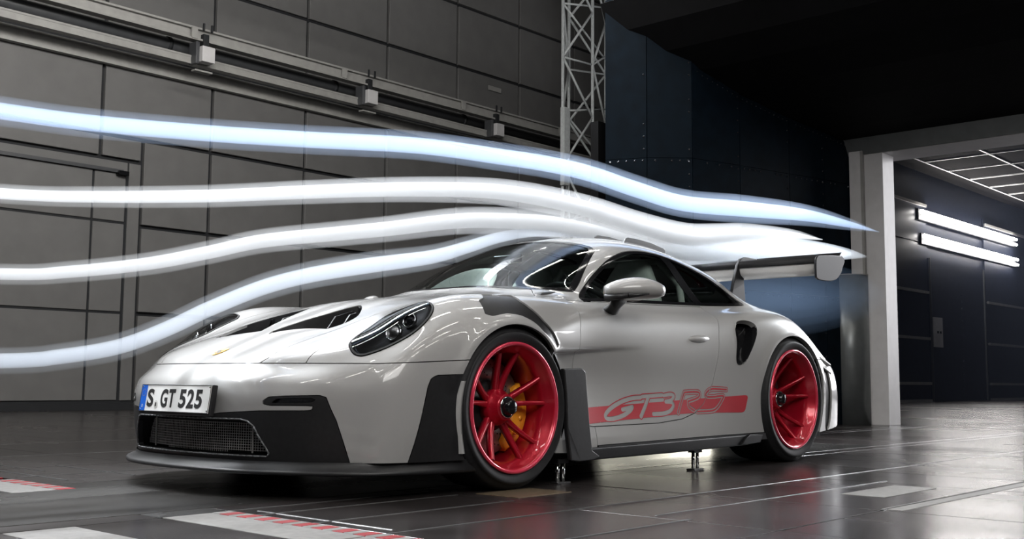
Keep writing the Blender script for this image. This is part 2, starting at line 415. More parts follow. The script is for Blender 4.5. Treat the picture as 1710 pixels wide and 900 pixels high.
# bonnet with its two outlets
HOOD = [(-1.1,.32),(-.93,.33),(-.86,.395),(-.60,.425),(-.20,.47),(.20,.555),(.42,.625),(.50,.62),(.60,.51),(.51,.41),(.425,.20),(.395,0),(.395,-.2),(-1.1,-.2)]
def f_hood(c): return np.maximum(poly_sd(XY(c), HOOD), .45-c[:, 2])
hood, body = carve(body, f_hood)
DUCT = catmull([(-.632,.060),(-.50,.078),(-.374,.125),(-.235,.172),(-.228,.200),(-.300,.290),(-.40,.375),(-.50,.392),(-.60,.350),(-.640,.325)], 3, True)
duct_skin, hood = cut(hood, lambda c: poly_sd(XY(c), DUCT))
# louvre panel on top of the front wings, doors, rear panels
def LQ(c): return np.stack([c[:, 0], c[:, 2]-.7*np.abs(c[:, 1])], 1)
LOU = [(-.11,.215),(-.06,.245),(-.02,.30),(.020,.345),(.045,.36),(.070,.315),(.105,.36),(.150,.37),(.165,.290),(.150,.222),(.165,.165),(.215,.075),(.275,.015),(.312,-.032),(.290,-.052),(.240,-.030),(.171,.000),(.110,.052),(.050,.085),(-.031,.098),(-.12,.080),(-.150,.100)]
def f_lou(c): return np.maximum(poly_sd(LQ(c), LOU), .5-np.abs(c[:, 1]))
louvre, body = carve(body, f_lou, .0015)
DOOR = [(.60,1.0),(.560,.80),(.505,.69),(.490,.56),(.500,.40),(.530,.262),(.60,.247),(1.13,.252),(1.34,.268),(1.46,.296),(1.545,.345),(1.638,.451),(1.690,.58),(1.737,.712),(1.79,.80),(1.81,1.0)]
BELT = lambda x: np.interp(x, [.5,.72,1.0,1.37,1.8,2.2], [.842,.843,.852,.862,.877,.896])
def f_door(c): return np.maximum(np.maximum(poly_sd(XZ(c), DOOR), c[:, 2]-BELT(c[:, 0])), .6-np.abs(c[:, 1]))
doors, body = carve(body, f_door)
def f_intake_poly():
    return catmull([(1.905,.752),(1.945,.792),(2.00,.806),(2.07,.802),(2.100,.770),(2.072,.715),(1.995,.625),(1.945,.572),(1.90,.552),(1.868,.560),(1.862,.60),(1.885,.68)], 4, True)
INT = f_intake_poly()
intake_skin, body = cut(body, lambda c: np.maximum(poly_sd(XZ(c), INT), .6-np.abs(c[:, 1])))
def f_fender(c): return np.maximum(np.maximum(c[:, 0]-.62, .56-np.abs(c[:, 1])), c[:, 2]-.858)
fenders, body = carve(body, f_fender)
def f_rb(c): return np.maximum(c[:, 2]-.60, 2.70-c[:, 0])
rear_bumper, body = carve(body, f_rb)
RV = catmull([(2.856,.545),(2.900,.560),(2.945,.535),(2.962,.42),(2.955,.27),(2.925,.185),(2.875,.175),(2.868,.30),(2.872,.42)], 4, True)
rear_vent, rear_bumper = carve(rear_bumper, lambda c: np.maximum(poly_sd(XZ(c), RV), .6-np.abs(c[:, 1])), .0015)
LID = [(2.80,0),(2.80,.30),(2.88,.44),(3.10,.50),(3.30,.50),(3.34,.0),(3.34,-.1),(2.80,-.1)]
lid, body = carve(body, lambda c: np.maximum(poly_sd(XY(c), LID), .62-c[:, 2]))
def zsill(c): return .160+.012*(c[:, 0]-.56)
skirt, body = carve(body, lambda c: np.maximum(c[:, 2]-zsill(c), np.maximum(.3-c[:, 0], c[:, 0]-2.3)), .0015)

# ------------------------------------------------------------------ the car
car = empty('car', label='pale grey sports coupe with red wheels, huge rear wing and a red side stripe', cat='car')
def glass_mat(name, tint, refl=1.45):
    m = bpy.data.materials.new(name); m.use_nodes = True; nt = m.node_tree; nt.nodes.clear()
    o = nt.nodes.new('ShaderNodeOutputMaterial'); mx = nt.nodes.new('ShaderNodeMixShader'); t = nt.nodes.new('ShaderNodeBsdfTransparent')
    g = nt.nodes.new('ShaderNodeBsdfGlossy'); f = nt.nodes.new('ShaderNodeFresnel'); f.inputs[0].default_value = refl
    t.inputs[0].default_value = (*tint, 1); g.inputs['Roughness'].default_value = .02
    for a, b in ((f.outputs[0], mx.inputs[0]), (t.outputs[0], mx.inputs[1]), (g.outputs[0], mx.inputs[2]), (mx.outputs[0], o.inputs[0])): nt.links.new(a, b)
    return m
M['screen'] = glass_mat('tinted_window_glass', (.80, .90, .88), 1.5)
M['shade'] = mat('light_grey_edge', (.12, .125, .13), .35)
M['blade'] = mat('dim_light_blade', (.10, .13, .17), .3)
M['wire'] = mat('grille_wire', (.42, .42, .41), .35, .3)
M['lens'] = glass_mat('clear_lens', (.85, .87, .9), 1.5)
P_ = M['paint']
# bonnet
H = hood.obj('bonnet', P_, car)
for s, dk in zip((-1, 1), lr(duct_skin)):
    # ramp: the surface sinks towards the cabin end into a dark throat
    c2 = dk.co.copy(); t = np.clip((c2[:, 0]+.64)/.30, 0, 1); c2 -= dk.no*(.004+.075*t**1.5)[:, None]
    ramp = Skin(c2, dk.no, dk.t); lo, hi = ramp.split(lambda c: c[:, 0]+.46)
    lo.obj('duct_ramp', P_, H, 0); hi.obj('duct_throat', M['gloss_black'], H, 0)
    # throat walls
    bm = bmesh.new(); ring = []
    poly = [(x, s*y) for x, y in DUCT]
    ctr = dk.co
    for x, y in poly:
        j = ((ctr[:, 0]-x)**2+(ctr[:, 1]-y)**2).argmin(); z = ctr[j, 2]
        ring.append((bm.verts.new((x, y, z-.003)), bm.verts.new((x, y, z-.09))))
    for i in range(len(ring)):
        bm.faces.new((ring[i-1][0], ring[i][0], ring[i][1], ring[i-1][1]))
    bm_obj('duct_wall', bm, M['black'], H, True)
    for k in range(3):
        bm = bmesh.new()
        y0 = .17+.075*k; x0 = -.40+.02*k; x1 = -.25-.045*k
        zf = lambda x: .735+(x+.40)*.30
        A_ = [(x0, zf(x0)-.06), (x0+.05, zf(x0+.05)-.012), (x1, zf(x1)-.012), (x1, zf(x1)-.07)]
        prism(bm, A_, s*(y0-.004), s*(y0+.004)); bm_obj('duct_fin', bm, M['black'], H)
for s, sk in zip((-1, 1), lr(fenders)):
    sk.obj('front_wing_panel', P_, car, .02)
for sk in lr(louvre):
    lo = sk.shift(-.006).obj('wing_top_louvre', M['carbon'], car, .02)
bumper_o = bumper.obj('front_bumper', P_, car)
fas_o = fascia.obj('lower_fascia', M['black'], bumper_o, .02); fas_o['label'] = 'black lower fascia'
for sk in lr(side_vent): sk.shift(.003).obj('bumper_side_vent', M['black'], bumper_o, .03)
body_o = body.obj('body_shell', P_, car, .03)
rb_o = rear_bumper.obj('rear_bumper', P_, car)
for sk in lr(rear_vent): sk.shift(-.012).obj('rear_corner_vent', M['black'], rb_o, 0)
lid.obj('engine_lid', P_, car)
for sk in lr(skirt): sk.shift(.006).obj('side_skirt', M['black'], car, .02)
sm_ = seams[0]
for q in seams[1:]: sm_ = sm_.both(q)
so = sm_.obj('panel_gap_lining', M['seam'], body_o, 0)
door_o = [sk.obj('door', P_, car, .014) for sk in lr(doors)]
# glass with its black border
def glazed(sk, f, name, border=.022, trim=None):
    inner, frame = sk.split(lambda c: f(c)+border)
    g = inner.shift(-.001).obj(name, M['screen'], car, 0)
    frame.obj('black_border', M['gloss_black'], g, .008)
    return g
ws_o = glazed(windscreen, f_ws, 'windscreen', .03)
glazed(rear_glass, f_rw, 'rear_window', .03)
for sk in lr(side_glass):
    f_in = lambda c: f_dlo(c)+.016
    inner, frame = sk.split(f_in)
    # dark post behind the door glass
    post = lambda c: np.abs((c[:, 0]-1.80)+.12*(c[:, 2]-.9)/.25)-.045
    pillar, panes = inner.split(post)
    front, rear = panes.split(lambda c: c[:, 0]-1.79)
    g = front.shift(-.001).obj('side_window', M['screen'], car, 0)
    frame.obj('window_surround', M['gloss_black'], g, .01)
    pillar.obj('window_post', M['gloss_black'], g, .004)
    g2 = rear.shift(-.001).obj('quarter_window', M['screen'], car, 0)
# wipers
for a, b in (((.50,.46,.925),(.66,-.10,1.005)), ((.45,.0,.925),(.70,-.50,.965))):
    pass
# headlamps
for s, sk in zip((-1, 1), lr(lamp_skin)):
    hl = sk.shift(.002).obj('headlamp', M['lens'], car, 0)
    c2 = sk.co.copy(); e = np.clip(-f_hl(sk.co)/.05, 0, 1)
    c2 -= sk.no*(.004+.055*np.sqrt(e))[:, None]
    bowl = Skin(c2, sk.no, sk.t).obj('lamp_bowl', M['seam'], hl, 0)
    _, rimsk = sk.split(lambda c: -(f_hl(c)+.010)); rimsk2 = sk.split(lambda c: -(f_hl(c)+.009))[0]
    rimsk2.shift(.0025).obj('lamp_seal', M['seam'], hl, .006)
    nrm = Vector((-.72, s*.30, .62)).normalized()
    def onto(x, y):
        j = ((sk.co[:, 0]-x)**2+(np.abs(sk.co[:, 1])-y)**2).argmin(); return Vector(sk.co[j]), Vector(sk.no[j])
    fwd = Vector((-.94, s*.20, .26)).normalized()
    for (x, y, r, main) in ((-.505, .735, .036, 1), (-.425, .735, .030, 0)):
        p, n = onto(x, y); p = p-n*.042+fwd*.006
        bm = bmesh.new(); q = fwd.to_track_quat('Y', 'Z').to_matrix().to_4x4()
        lathe(bm, [(r*1.05, .0), (r*1.1, .012), (r*.98, .018), (r*.86, .010), (r*.80, -.01)], 32)
        bmesh.ops.transform(bm, matrix=Matrix.Translation(p) @ q, verts=bm.verts)
        ho = bm_obj('projector_ring', bm, M['chrome'], hl, True)
        bm = bmesh.new(); bmesh.ops.create_uvsphere(bm, u_segments=24, v_segments=14, radius=r*.82)
        bmesh.ops.transform(bm, matrix=Matrix.Translation(p) @ q @ Matrix.Diagonal((1, .6, 1, 1)), verts=bm.verts)
        bm_obj('projector_lens', bm, M['steel'] if main else M['gloss_black'], ho, True)
    # daytime light blades following the inner edge
    for off, w_, xl in ((.020, .0026, -.37), (.030, .002, -.44)):
        f = lambda c: np.maximum(np.abs(f_hl(c)+off)-w_/2, np.maximum(c[:, 0]-xl, np.abs(c[:, 1])-(.715 if off < .025 else .68)))
        a_, _ = sk.refine(1).split(f)
        a_.shift(-.012).obj('light_blade', M['blade'], hl, 0)
# light slots in the bumper and the mesh grille
for s, sk in zip((-1, 1), lr(slot_skin)):
    sl = sk.shift(-.012).obj('daytime_light', M['lens'], fas_o, 0)
    sk.shift(-.03).obj('light_backing', M['steel'], sl, 0)
# mouth tunnel
def ring_wall(poly, x_of, d0, d1, m, name, parent, both_y=True):
    bm = bmesh.new(); pr = []
    for y, z in poly:
        x = x_of(y, z); pr.append((bm.verts.new((x+d0, y, z)), bm.verts.new((x+d1, y*.97, z))))
    for i in range(len(pr)): bm.faces.new((pr[i-1][0], pr[i][0], pr[i][1], pr[i-1][1]))
    return bm_obj(name, bm, m, parent)
right = [p for p in MOUTH if p[0] >= 0]
full = [(-y, z) for y, z in right[::-1]]+[(y, z) for y, z in right]
full = [tuple(p) for p in catmull(full, 3, True)] if False else full
def nose_x(y, z):
    j = ((co[:, 1]-y)**2+(co[:, 2]-z)**2+(co[:, 0] > -.7)*9).argmin(); return co[j, 0]
dense = []
for i in range(len(full)):
    a, b = np.array(full[i]), np.array(full[(i+1) % len(full)]); n = max(1, int(np.linalg.norm(b-a)/.03))
    for k in range(n): dense.append(tuple(a+(b-a)*k/n))
ring_wall(dense, nose_x, .0, .11, M['black'], 'intake_tunnel', fas_o)
bm = bmesh.new(); vs = [bm.verts.new((nose_x(y, z)+.10, y*.97, z)) for y, z in dense]; bm.faces.new(vs); bm_obj('intake_backing', bm, M['seam'], fas_o)
bm = bmesh.new()          # bright lip around the mouth
for i in range(len(dense)):
    (y0, z0), (y1, z1) = dense[i-1], dense[i]
    if min(z0, z1) < .155 : continue
    bar(bm, (nose_x(y0, z0)-.003, y0, z0), (nose_x(y1, z1)-.003, y1, z1), .0035, 6)
bm_obj('intake_lip', bm, M['shade'], fas_o, True)
def in_mouth(y, z, mrg=.01): return poly_sd(np.array([[abs(y), z]]), MOUTH)[0] < -mrg
bm = bmesh.new()          # wire mesh: hundreds of fine wires
def wx(y): return -1.0+.062+ (y/.5)**2*.075
zz = .165
while zz < .298:
    ys = [y for y in np.linspace(-.475, .475, 39) if in_mouth(y, zz, .012)]
    if len(ys) > 1:
        for a, b in zip(ys[:-1], ys[1:]): box(bm, ((wx(a)+wx(b))/2, (a+b)/2, zz), (.0022, (b-a)*1.04, .0020), Euler((0, 0, -math.atan2(wx(b)-wx(a), b-a))))
    zz += .0105
for y in np.linspace(-.46, .46, 73):
    zs = [z for z in np.linspace(.158, .298, 20) if in_mouth(y, z, .010)]
    if zs: box(bm, (wx(y), y, (zs[0]+zs[-1])/2), (.0018, .0018, zs[-1]-zs[0]))
g = bm_obj('grille_mesh', bm, M['wire'], fas_o); g['kind'] = 'stuff'
for y in (-.36, .36):
    bm = bmesh.new(); box(bm, (wx(y)-.004, y, .228), (.005, .006, .125)); bm_obj('grille_strut', bm, M['wire'], fas_o)
# splitter
def plan(off, n=60):
    """outline of the nose in plan, grown by off"""
    pts = catmull([(-.20,-.925),(-.40,-.915),(-.58,-.875),(-.71,-.80),(-.82,-.665),(-.90,-.52),(-.955,-.38),(-.985,-.2),(-.997,0),(-.985,.2),(-.955,.38),(-.90,.52),(-.82,.665),(-.71,.80),(-.58,.875),(-.40,.915),(-.20,.925)], 6)
    t = np.gradient(pts, axis=0); n_ = np.stack([-t[:, 1], t[:, 0]], 1); n_ /= np.linalg.norm(n_, axis=1)[:, None]
    fr = np.clip((-pts[:, 0]-.35)/.35, 0, 1)
    return pts-n_*0+n_*(off*(.15+.85*fr))[:, None]*-1 if False else pts+n_*(off*(.15+.85*fr))[:, None]
pl = plan(.0); t0 = plan(.05)
sgn = 1 if t0[len(t0)//2][0] < pl[len(pl)//2][0] else -1
bm = bmesh.new(); prof = [(.0, .141), (.004, .124), (.038, .110), (.046, .102), (.044, .094), (.0, .088), (-.12, .088), (-.12, .120)]
rows = [[bm.verts.new((x, y, z)) for x, y in plan(sgn*o)] for o, z in prof]
for a, b in zip(rows, rows[1:]):
    for i in range(len(a)-1): bm.faces.new((a[i], a[i+1], b[i+1], b[i]))
bmesh.ops.recalc_face_normals(bm, faces=bm.faces)
sp = bm_obj('front_splitter', bm, M['black'], car, True); sp['label'] = 'black front splitter'
# floor pan, inner lining, wheel housings
bm = bmesh.new(); box(bm, (1.23, 0, .14), (3.9, 1.50, .05)); bm_obj('underfloor', bm, M['seam'], car)
bm = bmesh.new(); box(bm, (1.23, 0, .36), (1.60, 1.66, .42)); bevel(bm_obj('cabin_tub', bm, M['seam'], car), .02)
for x, r in ((0, .372), (2.457, .398)):
    for s in (-1, 1):
        bm = bmesh.new(); lathe(bm, [(r, 0), (r, .36), (.02, .36)], 48)
        for v in list(bm.verts):
            if v.co.z < -.22: bm.verts.remove(v)
        o = bm_obj('wheel_housing', bm, M['seam'], car, True); o.location = (x, s*.925 if s < 0 else .925-.0, .345)
        if s > 0: o.scale = (1, -1, 1)
        o.location[1] = s*.915
# dashboard, steering wheel, seats, roll cage
bm = bmesh.new()
dv = [(.50,.80),(.56,.885),(.74,.905),(.92,.90),(1.00,.86),(1.02,.78),(.98,.60),(.50,.60)]
prism(bm, dv, -.62, .62); bevel(bm_obj('dashboard', bm, M['black'], car), .015)
bm = bmesh.new(); lathe(bm, [(.175+.015*math.cos(a), .015*math.sin(a)) for a in np.linspace(0, 2*math.pi, 9)[:-1]], 40, 'Y', True)
sw = bm_obj('steering_wheel', bm, M['black'], car, True); sw.location = (1.14, -.37, .90); sw.rotation_euler = (0, 0, math.pi/2); sw.rotation_euler = Matrix(((0,1,0),(1,0,0),(0,0,-1))).to_euler() ; sw.rotation_euler = (math.radians(-68), 0, math.radians(90))
for a in (90, 210, 330):
    bm = bmesh.new(); bar(bm, (0, 0, 0), (.165*math.cos(math.radians(a)), 0, .165*math.sin(math.radians(a))), .012, 8); bm_obj('wheel_spoke', bm, M['steel'], sw, True)
bm = bmesh.new(); lathe(bm, [(.001, .03), (.04, .028), (.045, -.02)], 24); bm_obj('wheel_boss', bm, M['yellow'], sw, True)
def bucket_seat(y, x=1.50):
    bm = bmesh.new()
    rings = [(.52, .44, .24, .0), (.60, .46, .20, .02), (.75, .47, .15, .05), (.90, .46, .12, .09), (1.00, .36, .11, .12), (1.08, .27, .10, .14), (1.14, .20, .07, .155)]
    R_ = []
    for z, w_, d_, dx in rings:
        R_.append([bm.verts.new((x+dx+d_/2*math.copysign(abs(math.cos(a))**.6, math.cos(a))*(1), y+w_/2*math.copysign(abs(math.sin(a))**.7, math.sin(a)), z)) for a in np.linspace(0, 2*math.pi, 25)[:-1]])
    for a, b in zip(R_, R_[1:]):
        for i in range(24): bm.faces.new((a[i-1], a[i], b[i], b[i-1]))
    bm.faces.new(R_[-1]); bmesh.ops.recalc_face_normals(bm, faces=bm.faces)
    so = bm_obj('seat', bm, M['seat'], car, True)
    bm = bmesh.new(); box(bm, (x-.17, y, .58), (.42, .46, .14)); bevel(bm_obj('seat_cushion', bm, M['black'], so), .04, 3)
    bm = bmesh.new(); box(bm, (x+.05, y, .82), (.03, .20, .30), Euler((0, .1, 0))); bevel(bm_obj('seat_pad', bm, M['black'], so), .012, 3)
bucket_seat(-.37); bucket_seat(.37)
bm = bmesh.new()
for s in (-1, 1):
    bar(bm, (1.95, s*.55, .60), (1.93, s*.50, 1.02), .02); bar(bm, (1.93, s*.50, 1.02), (1.92, s*.36, 1.17), .02)
    bar(bm, (1.92, s*.36, 1.17), (2.45, s*.40, .82), .02)
bar(bm, (1.92, -.36, 1.17), (1.92, .36, 1.17), .02); bar(bm, (1.95, -.5, .70), (1.92, .36, 1.16), .018)
bm_obj('roll_cage', bm, M['seat'], car, True)
bm = bmesh.new(); box(bm, (.985, 0, 1.125), (.03, .20, .05)); bevel(bm_obj('interior_mirror', bm, M['gloss_black'], car), .012, 3)

# door mirrors
def mirror(s):
    a = Vector((.745, s*.862, .888)); b = Vector((.955, s*1.035, .893)); ax = (b-a); L_ = ax.length; ax.normalize()
    up_ = Vector((0, 0, 1)); f = ax.cross(up_)*(-s); f.normalize()      # f points forward-outward
    bm = bmesh.new(); R_ = []
    for t in np.linspace(0, 1, 15):
        e = math.sin(math.pi*(t*.90+.05))**.42
        hz = .058*e*(1+.10*t); d_ = .085*e; ring = []
        for k in range(24):
            an = 2*math.pi*k/24; cx, cz = math.cos(an), math.sin(an)
            fx = (cx if cx > 0 else cx*.45)*d_
            zz_ = cz*hz*(1.0 if cz > 0 else .80)
            ring.append(bm.verts.new(a+ax*(L_*(t*1.08-.04))+f*fx+up_*(zz_+.008*math.sin(math.pi*t))))
        R_.append(ring)
    for p, q in zip(R_, R_[1:]):
        for k in range(24): bm.faces.new((p[k-1], p[k], q[k], q[k-1]))
    bm.faces.new(R_[0]); bm.faces.new(R_[-1]); bmesh.ops.recalc_face_normals(bm, faces=bm.faces)
    mo = bm_obj('door_mirror', bm, P_, car, True)
    # black lower shell and stalk
    bm = bmesh.new()
    pts = [a+ax*(-.014)+f*.028+up_*(-.032), a+ax*(L_*.32)+f*.084+up_*(-.026), a+ax*(L_*.70)+f*.080+up_*(-.018)]
    for p, q, r1, r2 in ((pts[0], pts[1], .017, .014), (pts[1], pts[2], .014, .004)): bar(bm, p, q, r1, 12, r2)
    bm_obj('mirror_trim', bm, M['black'], mo, True)
    bm = bmesh.new()
    sec = [(Vector((.845, s*.80, .795)), .034, .055), (Vector((.84, s*.835, .812)), .032, .05), (Vector((.815, s*.872, .835)), .028, .05), (Vector((.80, s*.900, .858)), .026, .07)]
    R_ = []
    for c_, h_, l_ in sec:
        R_.append([bm.verts.new(c_+Vector((math.cos(t)*l_, 0, math.sin(t)*h_))) for t in np.linspace(0, 2*math.pi, 17)[:-1]])
    for p, q in zip(R_, R_[1:]):
        for k in range(16): bm.faces.new((p[k-1], p[k], q[k], q[k-1]))
    bm.faces.new(R_[0]); bm.faces.new(R_[-1]); bmesh.ops.recalc_face_normals(bm, faces=bm.faces)
    bm_obj('mirror_stalk', bm, M['black'], mo, True)
    bm = bmesh.new(); c_ = (a+b)/2-f*.030
    r = bmesh.ops.create_uvsphere(bm, u_segments=20, v_segments=10, radius=1)
    rot = Matrix((ax, f, up_)).transposed().to_4x4()
    bmesh.ops.transform(bm, matrix=Matrix.Translation(c_) @ rot @ Matrix.Diagonal((.10, .012, .046, 1)), verts=bm.verts)
    bm_obj('mirror_glass', bm, M['chrome'], mo, True)
mirror(-1); mirror(1)
# door handles
for s, d in zip((-1, 1), door_o):
    bm = bmesh.new(); bmesh.ops.create_uvsphere(bm, u_segments=32, v_segments=16, radius=1)
    bmesh.ops.transform(bm, matrix=Matrix.Translation((1.545, s*.868, .684)) @ Matrix.Rotation(math.radians(-3), 4, 'Y') @ Matrix.Diagonal((.108, .026, .023, 1)), verts=bm.verts)
    bm_obj('door_handle', bm, P_, d, True)
# side intakes
for s, sk in zip((-1, 1), lr(intake_skin)):
    deep = sk.co.copy(); deep[:, 1] -= s*.07; deep[:, 0] += .02
    io = Skin(deep, sk.no, sk.t).obj('side_intake', M['gloss_black'], car, 0)
    bm = bmesh.new(); pr = []
    for x, z in INT:
        j = ((sk.co[:, 0]-x)**2+(sk.co[:, 2]-z)**2).argmin(); y = sk.co[j, 1]
        pr.append((bm.verts.new((x, y+s*.002, z)), bm.verts.new((x, y-s*.10, z))))
    for i in range(len(pr)): bm.faces.new((pr[i-1][0], pr[i][0], pr[i][1], pr[i-1][1]))
    bm_obj('intake_wall', bm, M['gloss_black'], io, True)
# blades behind the front wheels, deflectors in front, skirt blades
for s in (-1, 1):
    bm = bmesh.new()
    prism(bm, [(.305,.512),(.435,.516),(.462,.50),(.474,.40),(.492,.26),(.512,.145),(.545,.118),(.50,.104),(.40,.100),(.335,.108),(.330,.25),(.322,.40)], s*.935, s*.960)
    for v in bm.verts:
        if v.co.z < .14: v.co.y += s*.018
    bevel(bm_obj('wheel_arch_blade', bm, M['black'], car), .006, 3)
    bm = bmesh.new()
    sec = catmull([(-.335,.165),(-.352,.26),(-.352,.36),(-.330,.455)], 6)
    vs = []
    for x, z in sec: vs.append([bm.verts.new((x, s*.93, z)), bm.verts.new((x+.012, s*.948, z)), bm.verts.new((x+.032, s*.945, z)), bm.verts.new((x+.035, s*.90, z))])
    for a, b in zip(vs, vs[1:]):
        for k in range(3): bm.faces.new((a[k], a[k+1], b[k+1], b[k]))
    bmesh.ops.recalc_face_normals(bm, faces=bm.faces)
    bm_obj('wheel_air_lip', bm, P_, car, True)
    bm = bmesh.new()
    prism(bm, [(.50,.152),(1.2,.160),(1.95,.170),(2.10,.165),(2.08,.122),(1.9,.112),(1.2,.102),(.52,.098)], s*.84, s*.932)
    bevel(bm_obj('skirt_blade', bm, M['carbon'], car), .008, 2)
    bm = bmesh.new()      # flap ahead of the rear wheel and the rear corner winglet
    prism(bm, [(1.86,.118),(2.06,.124),(2.09,.168),(1.95,.172),(1.90,.150)], s*.925, s*.945); bevel(bm_obj('rear_wheel_deflector', bm, M['carbon'], car), .004)
    bm = bmesh.new()
    prism(bm, [(2.885,.50),(2.90,.50),(2.925,.30),(2.905,.30)], s*.86, s*.925); bevel(bm_obj('vent_blade', bm, M['black'], car), .003)
    for k in range(2):
        bm = bmesh.new(); prism(bm, [(2.84,.62-.04*k),(2.98,.575-.05*k),(2.985,.560-.05*k),(2.84,.600-.04*k)], s*.86, s*.93); bevel(bm_obj('rear_louvre_fin', bm, P_, car), .004)
    bm = bmesh.new(); prism(bm, [(3.28,.50),(3.34,.505),(3.34,.53),(3.24,.54)], s*.25, s*.70); bevel(bm_obj('tail_lamp', bm, M['decal'], car), .006)
# roof fins
for y in (-.34, -.12, .12, .34):
    j0 = [((co[:, 0]-x)**2+(co[:, 1]-y)**2-(co[:, 2] > 1)*1).argmin() for x in (1.62, 1.75, 1.88, 2.0)]
    zb = [co[j, 2] for j in j0]
    bm = bmesh.new(); prism(bm, [(1.60, zb[0]-.01),(1.62, zb[0]+.018),(1.64, zb[0]+.026),(1.75, zb[1]+.028),(1.88, zb[2]+.030),(2.0, zb[3]+.030),(2.02, zb[3]+.02),(2.02, zb[3]-.02),(1.80, zb[1]-.02)], y-.006, y+.006)
    bevel(bm_obj('roof_fin', bm, M['black'], car), .003)
# rear wing
M['silver'] = vary(mat('silver_grey_paint', (.62, .61, .59), .35, 0, .6), 200, .03)
def airfoil(pts_top, pts_bot, y0, y1, n, m, name, parent, ymid=None):
    loop = list(catmull(pts_top, 5))+list(catmull(pts_bot, 5))[1:-1]
    bm = bmesh.new(); rings = []
    for y in np.linspace(y0, y1, n):
        dz = -.010*(1-(y/.9)**2)*0
        rings.append([bm.verts.new((x, y, z+dz)) for x, z in loop])
    for a, b in zip(rings, rings[1:]):
        for i in range(len(loop)): bm.faces.new((a[i-1], a[i], b[i], b[i-1]))
    bm.faces.new(rings[0]); bm.faces.new(rings[-1]); bmesh.ops.recalc_face_normals(bm, faces=bm.faces)
    return bm_obj(name, bm, m, parent, True)
wing = airfoil([(2.800,1.190),(2.82,1.212),(2.90,1.218),(3.00,1.216),(3.07,1.222)], [(3.07,1.222),(3.04,1.180),(2.97,1.142),(2.89,1.128),(2.82,1.150),(2.800,1.190)], -.925, .925, 9, M['silver'], 'rear_wing', car)
for p in wing.data.polygons: p.use_smooth = True
airfoil([(2.790,1.196),(2.795,1.225),(2.83,1.246),(2.93,1.250),(3.08,1.246)], [(3.08,1.246),(2.93,1.222),(2.83,1.205),(2.790,1.196)], -.925, .925, 3, M['carbon'], 'wing_upper_skin', wing)
airfoil([(3.06,1.235),(3.09,1.252),(3.14,1.268),(3.19,1.300)], [(3.19,1.300),(3.15,1.262),(3.10,1.225),(3.06,1.235)], -.92, .92, 3, M['carbon'], 'wing_flap', wing)
for s in (-1, 1):
    bm = bmesh.new()
    poly = catmull([(2.790,1.105),(2.788,1.17),(2.795,1.225),(2.83,1.246)], 3).tolist()+[(3.00,1.262),(3.15,1.272),(3.185,1.258),(3.190,1.235),(3.16,1.20)]+catmull([(3.14,1.165),(3.08,1.12),(3.00,1.098),(2.90,1.092),(2.82,1.094)], 3).tolist()
    prism(bm, poly, s*.925, s*.940)
    bevel(bm_obj('wing_end_plate', bm, M['carbon'], wing), .004)
    bm = bmesh.new()
    prism(bm, [(2.68,.95),(2.73,1.10),(2.785,1.22),(2.825,1.262),(2.88,1.278),(3.02,1.278),(3.10,1.262),(3.13,1.245),(3.12,1.228),(3.02,1.236),(2.93,1.232),(2.875,1.205),(2.855,1.13),(2.87,1.00),(2.90,.86),(2.70,.86)], s*.385-.011, s*.385+.011)
    bevel(bm_obj('wing_support', bm, M['carbon'], wing), .004)
    bm = bmesh.new(); prism(bm, [(2.90,1.225),(3.06,1.225),(3.09,1.19),(3.06,1.155),(2.96,1.165),(2.92,1.19)], s*.385-.02, s*.385+.02); bevel(bm_obj('flap_actuator', bm, M['black'], wing), .006)
# exhaust tips and diffuser
for y in (-.07, .07):
    bm = bmesh.new(); lathe(bm, [(.048, .0), (.052, .004), (.052, .12), (.044, .12), (.042, .01)], 32); o = bm_obj('exhaust_tip', bm, M['chrome'], car, True); o.rotation_euler = (0, 0, math.radians(-90)); o.location = (3.46, y, .30)
for y in (-.5, -.3, -.1, .1, .3, .5):
    bm = bmesh.new(); prism(bm, [(3.0,.12),(3.48,.14),(3.48,.25),(3.0,.16)], y-.004, y+.004); bm_obj('diffuser_fin', bm, M['carbon'], car)
# bonnet badge: a small gold and black shield
def near_z(x, y):
    j = ((co[:, 0]-x)**2+(co[:, 1]-y)**2).argmin(); return Vector(co[j]), Vector(no[j])
p, n = near_z(-.835, 0)
M['gold'] = mat('badge_gold', (.75, .48, .12), .35, .8)
M['badge_red'] = mat('badge_red', (.45, .02, .02), .35)
fx = Vector((0, 0, 1)).cross(n).normalized(); fu = n.cross(fx)       # fx: across, fu: up the bonnet
if fu.x < 0: fu = -fu; fx = -fx
def plate_poly(poly, h, name, m, parent, lift=0):
    bm = bmesh.new(); A_ = [bm.verts.new(p+fx*a+fu*b+n*(h+lift)) for a, b in poly]; B_ = [bm.verts.new(p+fx*a+fu*b+n*(lift-.004)) for a, b in poly]
    bm.faces.new(A_)
    for i in range(len(poly)): bm.faces.new((A_[i-1], A_[i], B_[i], B_[i-1]))
    bmesh.ops.recalc_face_normals(bm, faces=bm.faces)
    return bm_obj(name, bm, m, parent)
sh = [(-.026,.033),(-.013,.036),(0,.033),(.013,.036),(.026,.033),(.027,.0),(.020,-.02),(0,-.036),(-.020,-.02),(-.027,0)]
bd = plate_poly(sh, .003, 'badge', M['gold'], H); bd['label'] = 'gold and black shield badge'
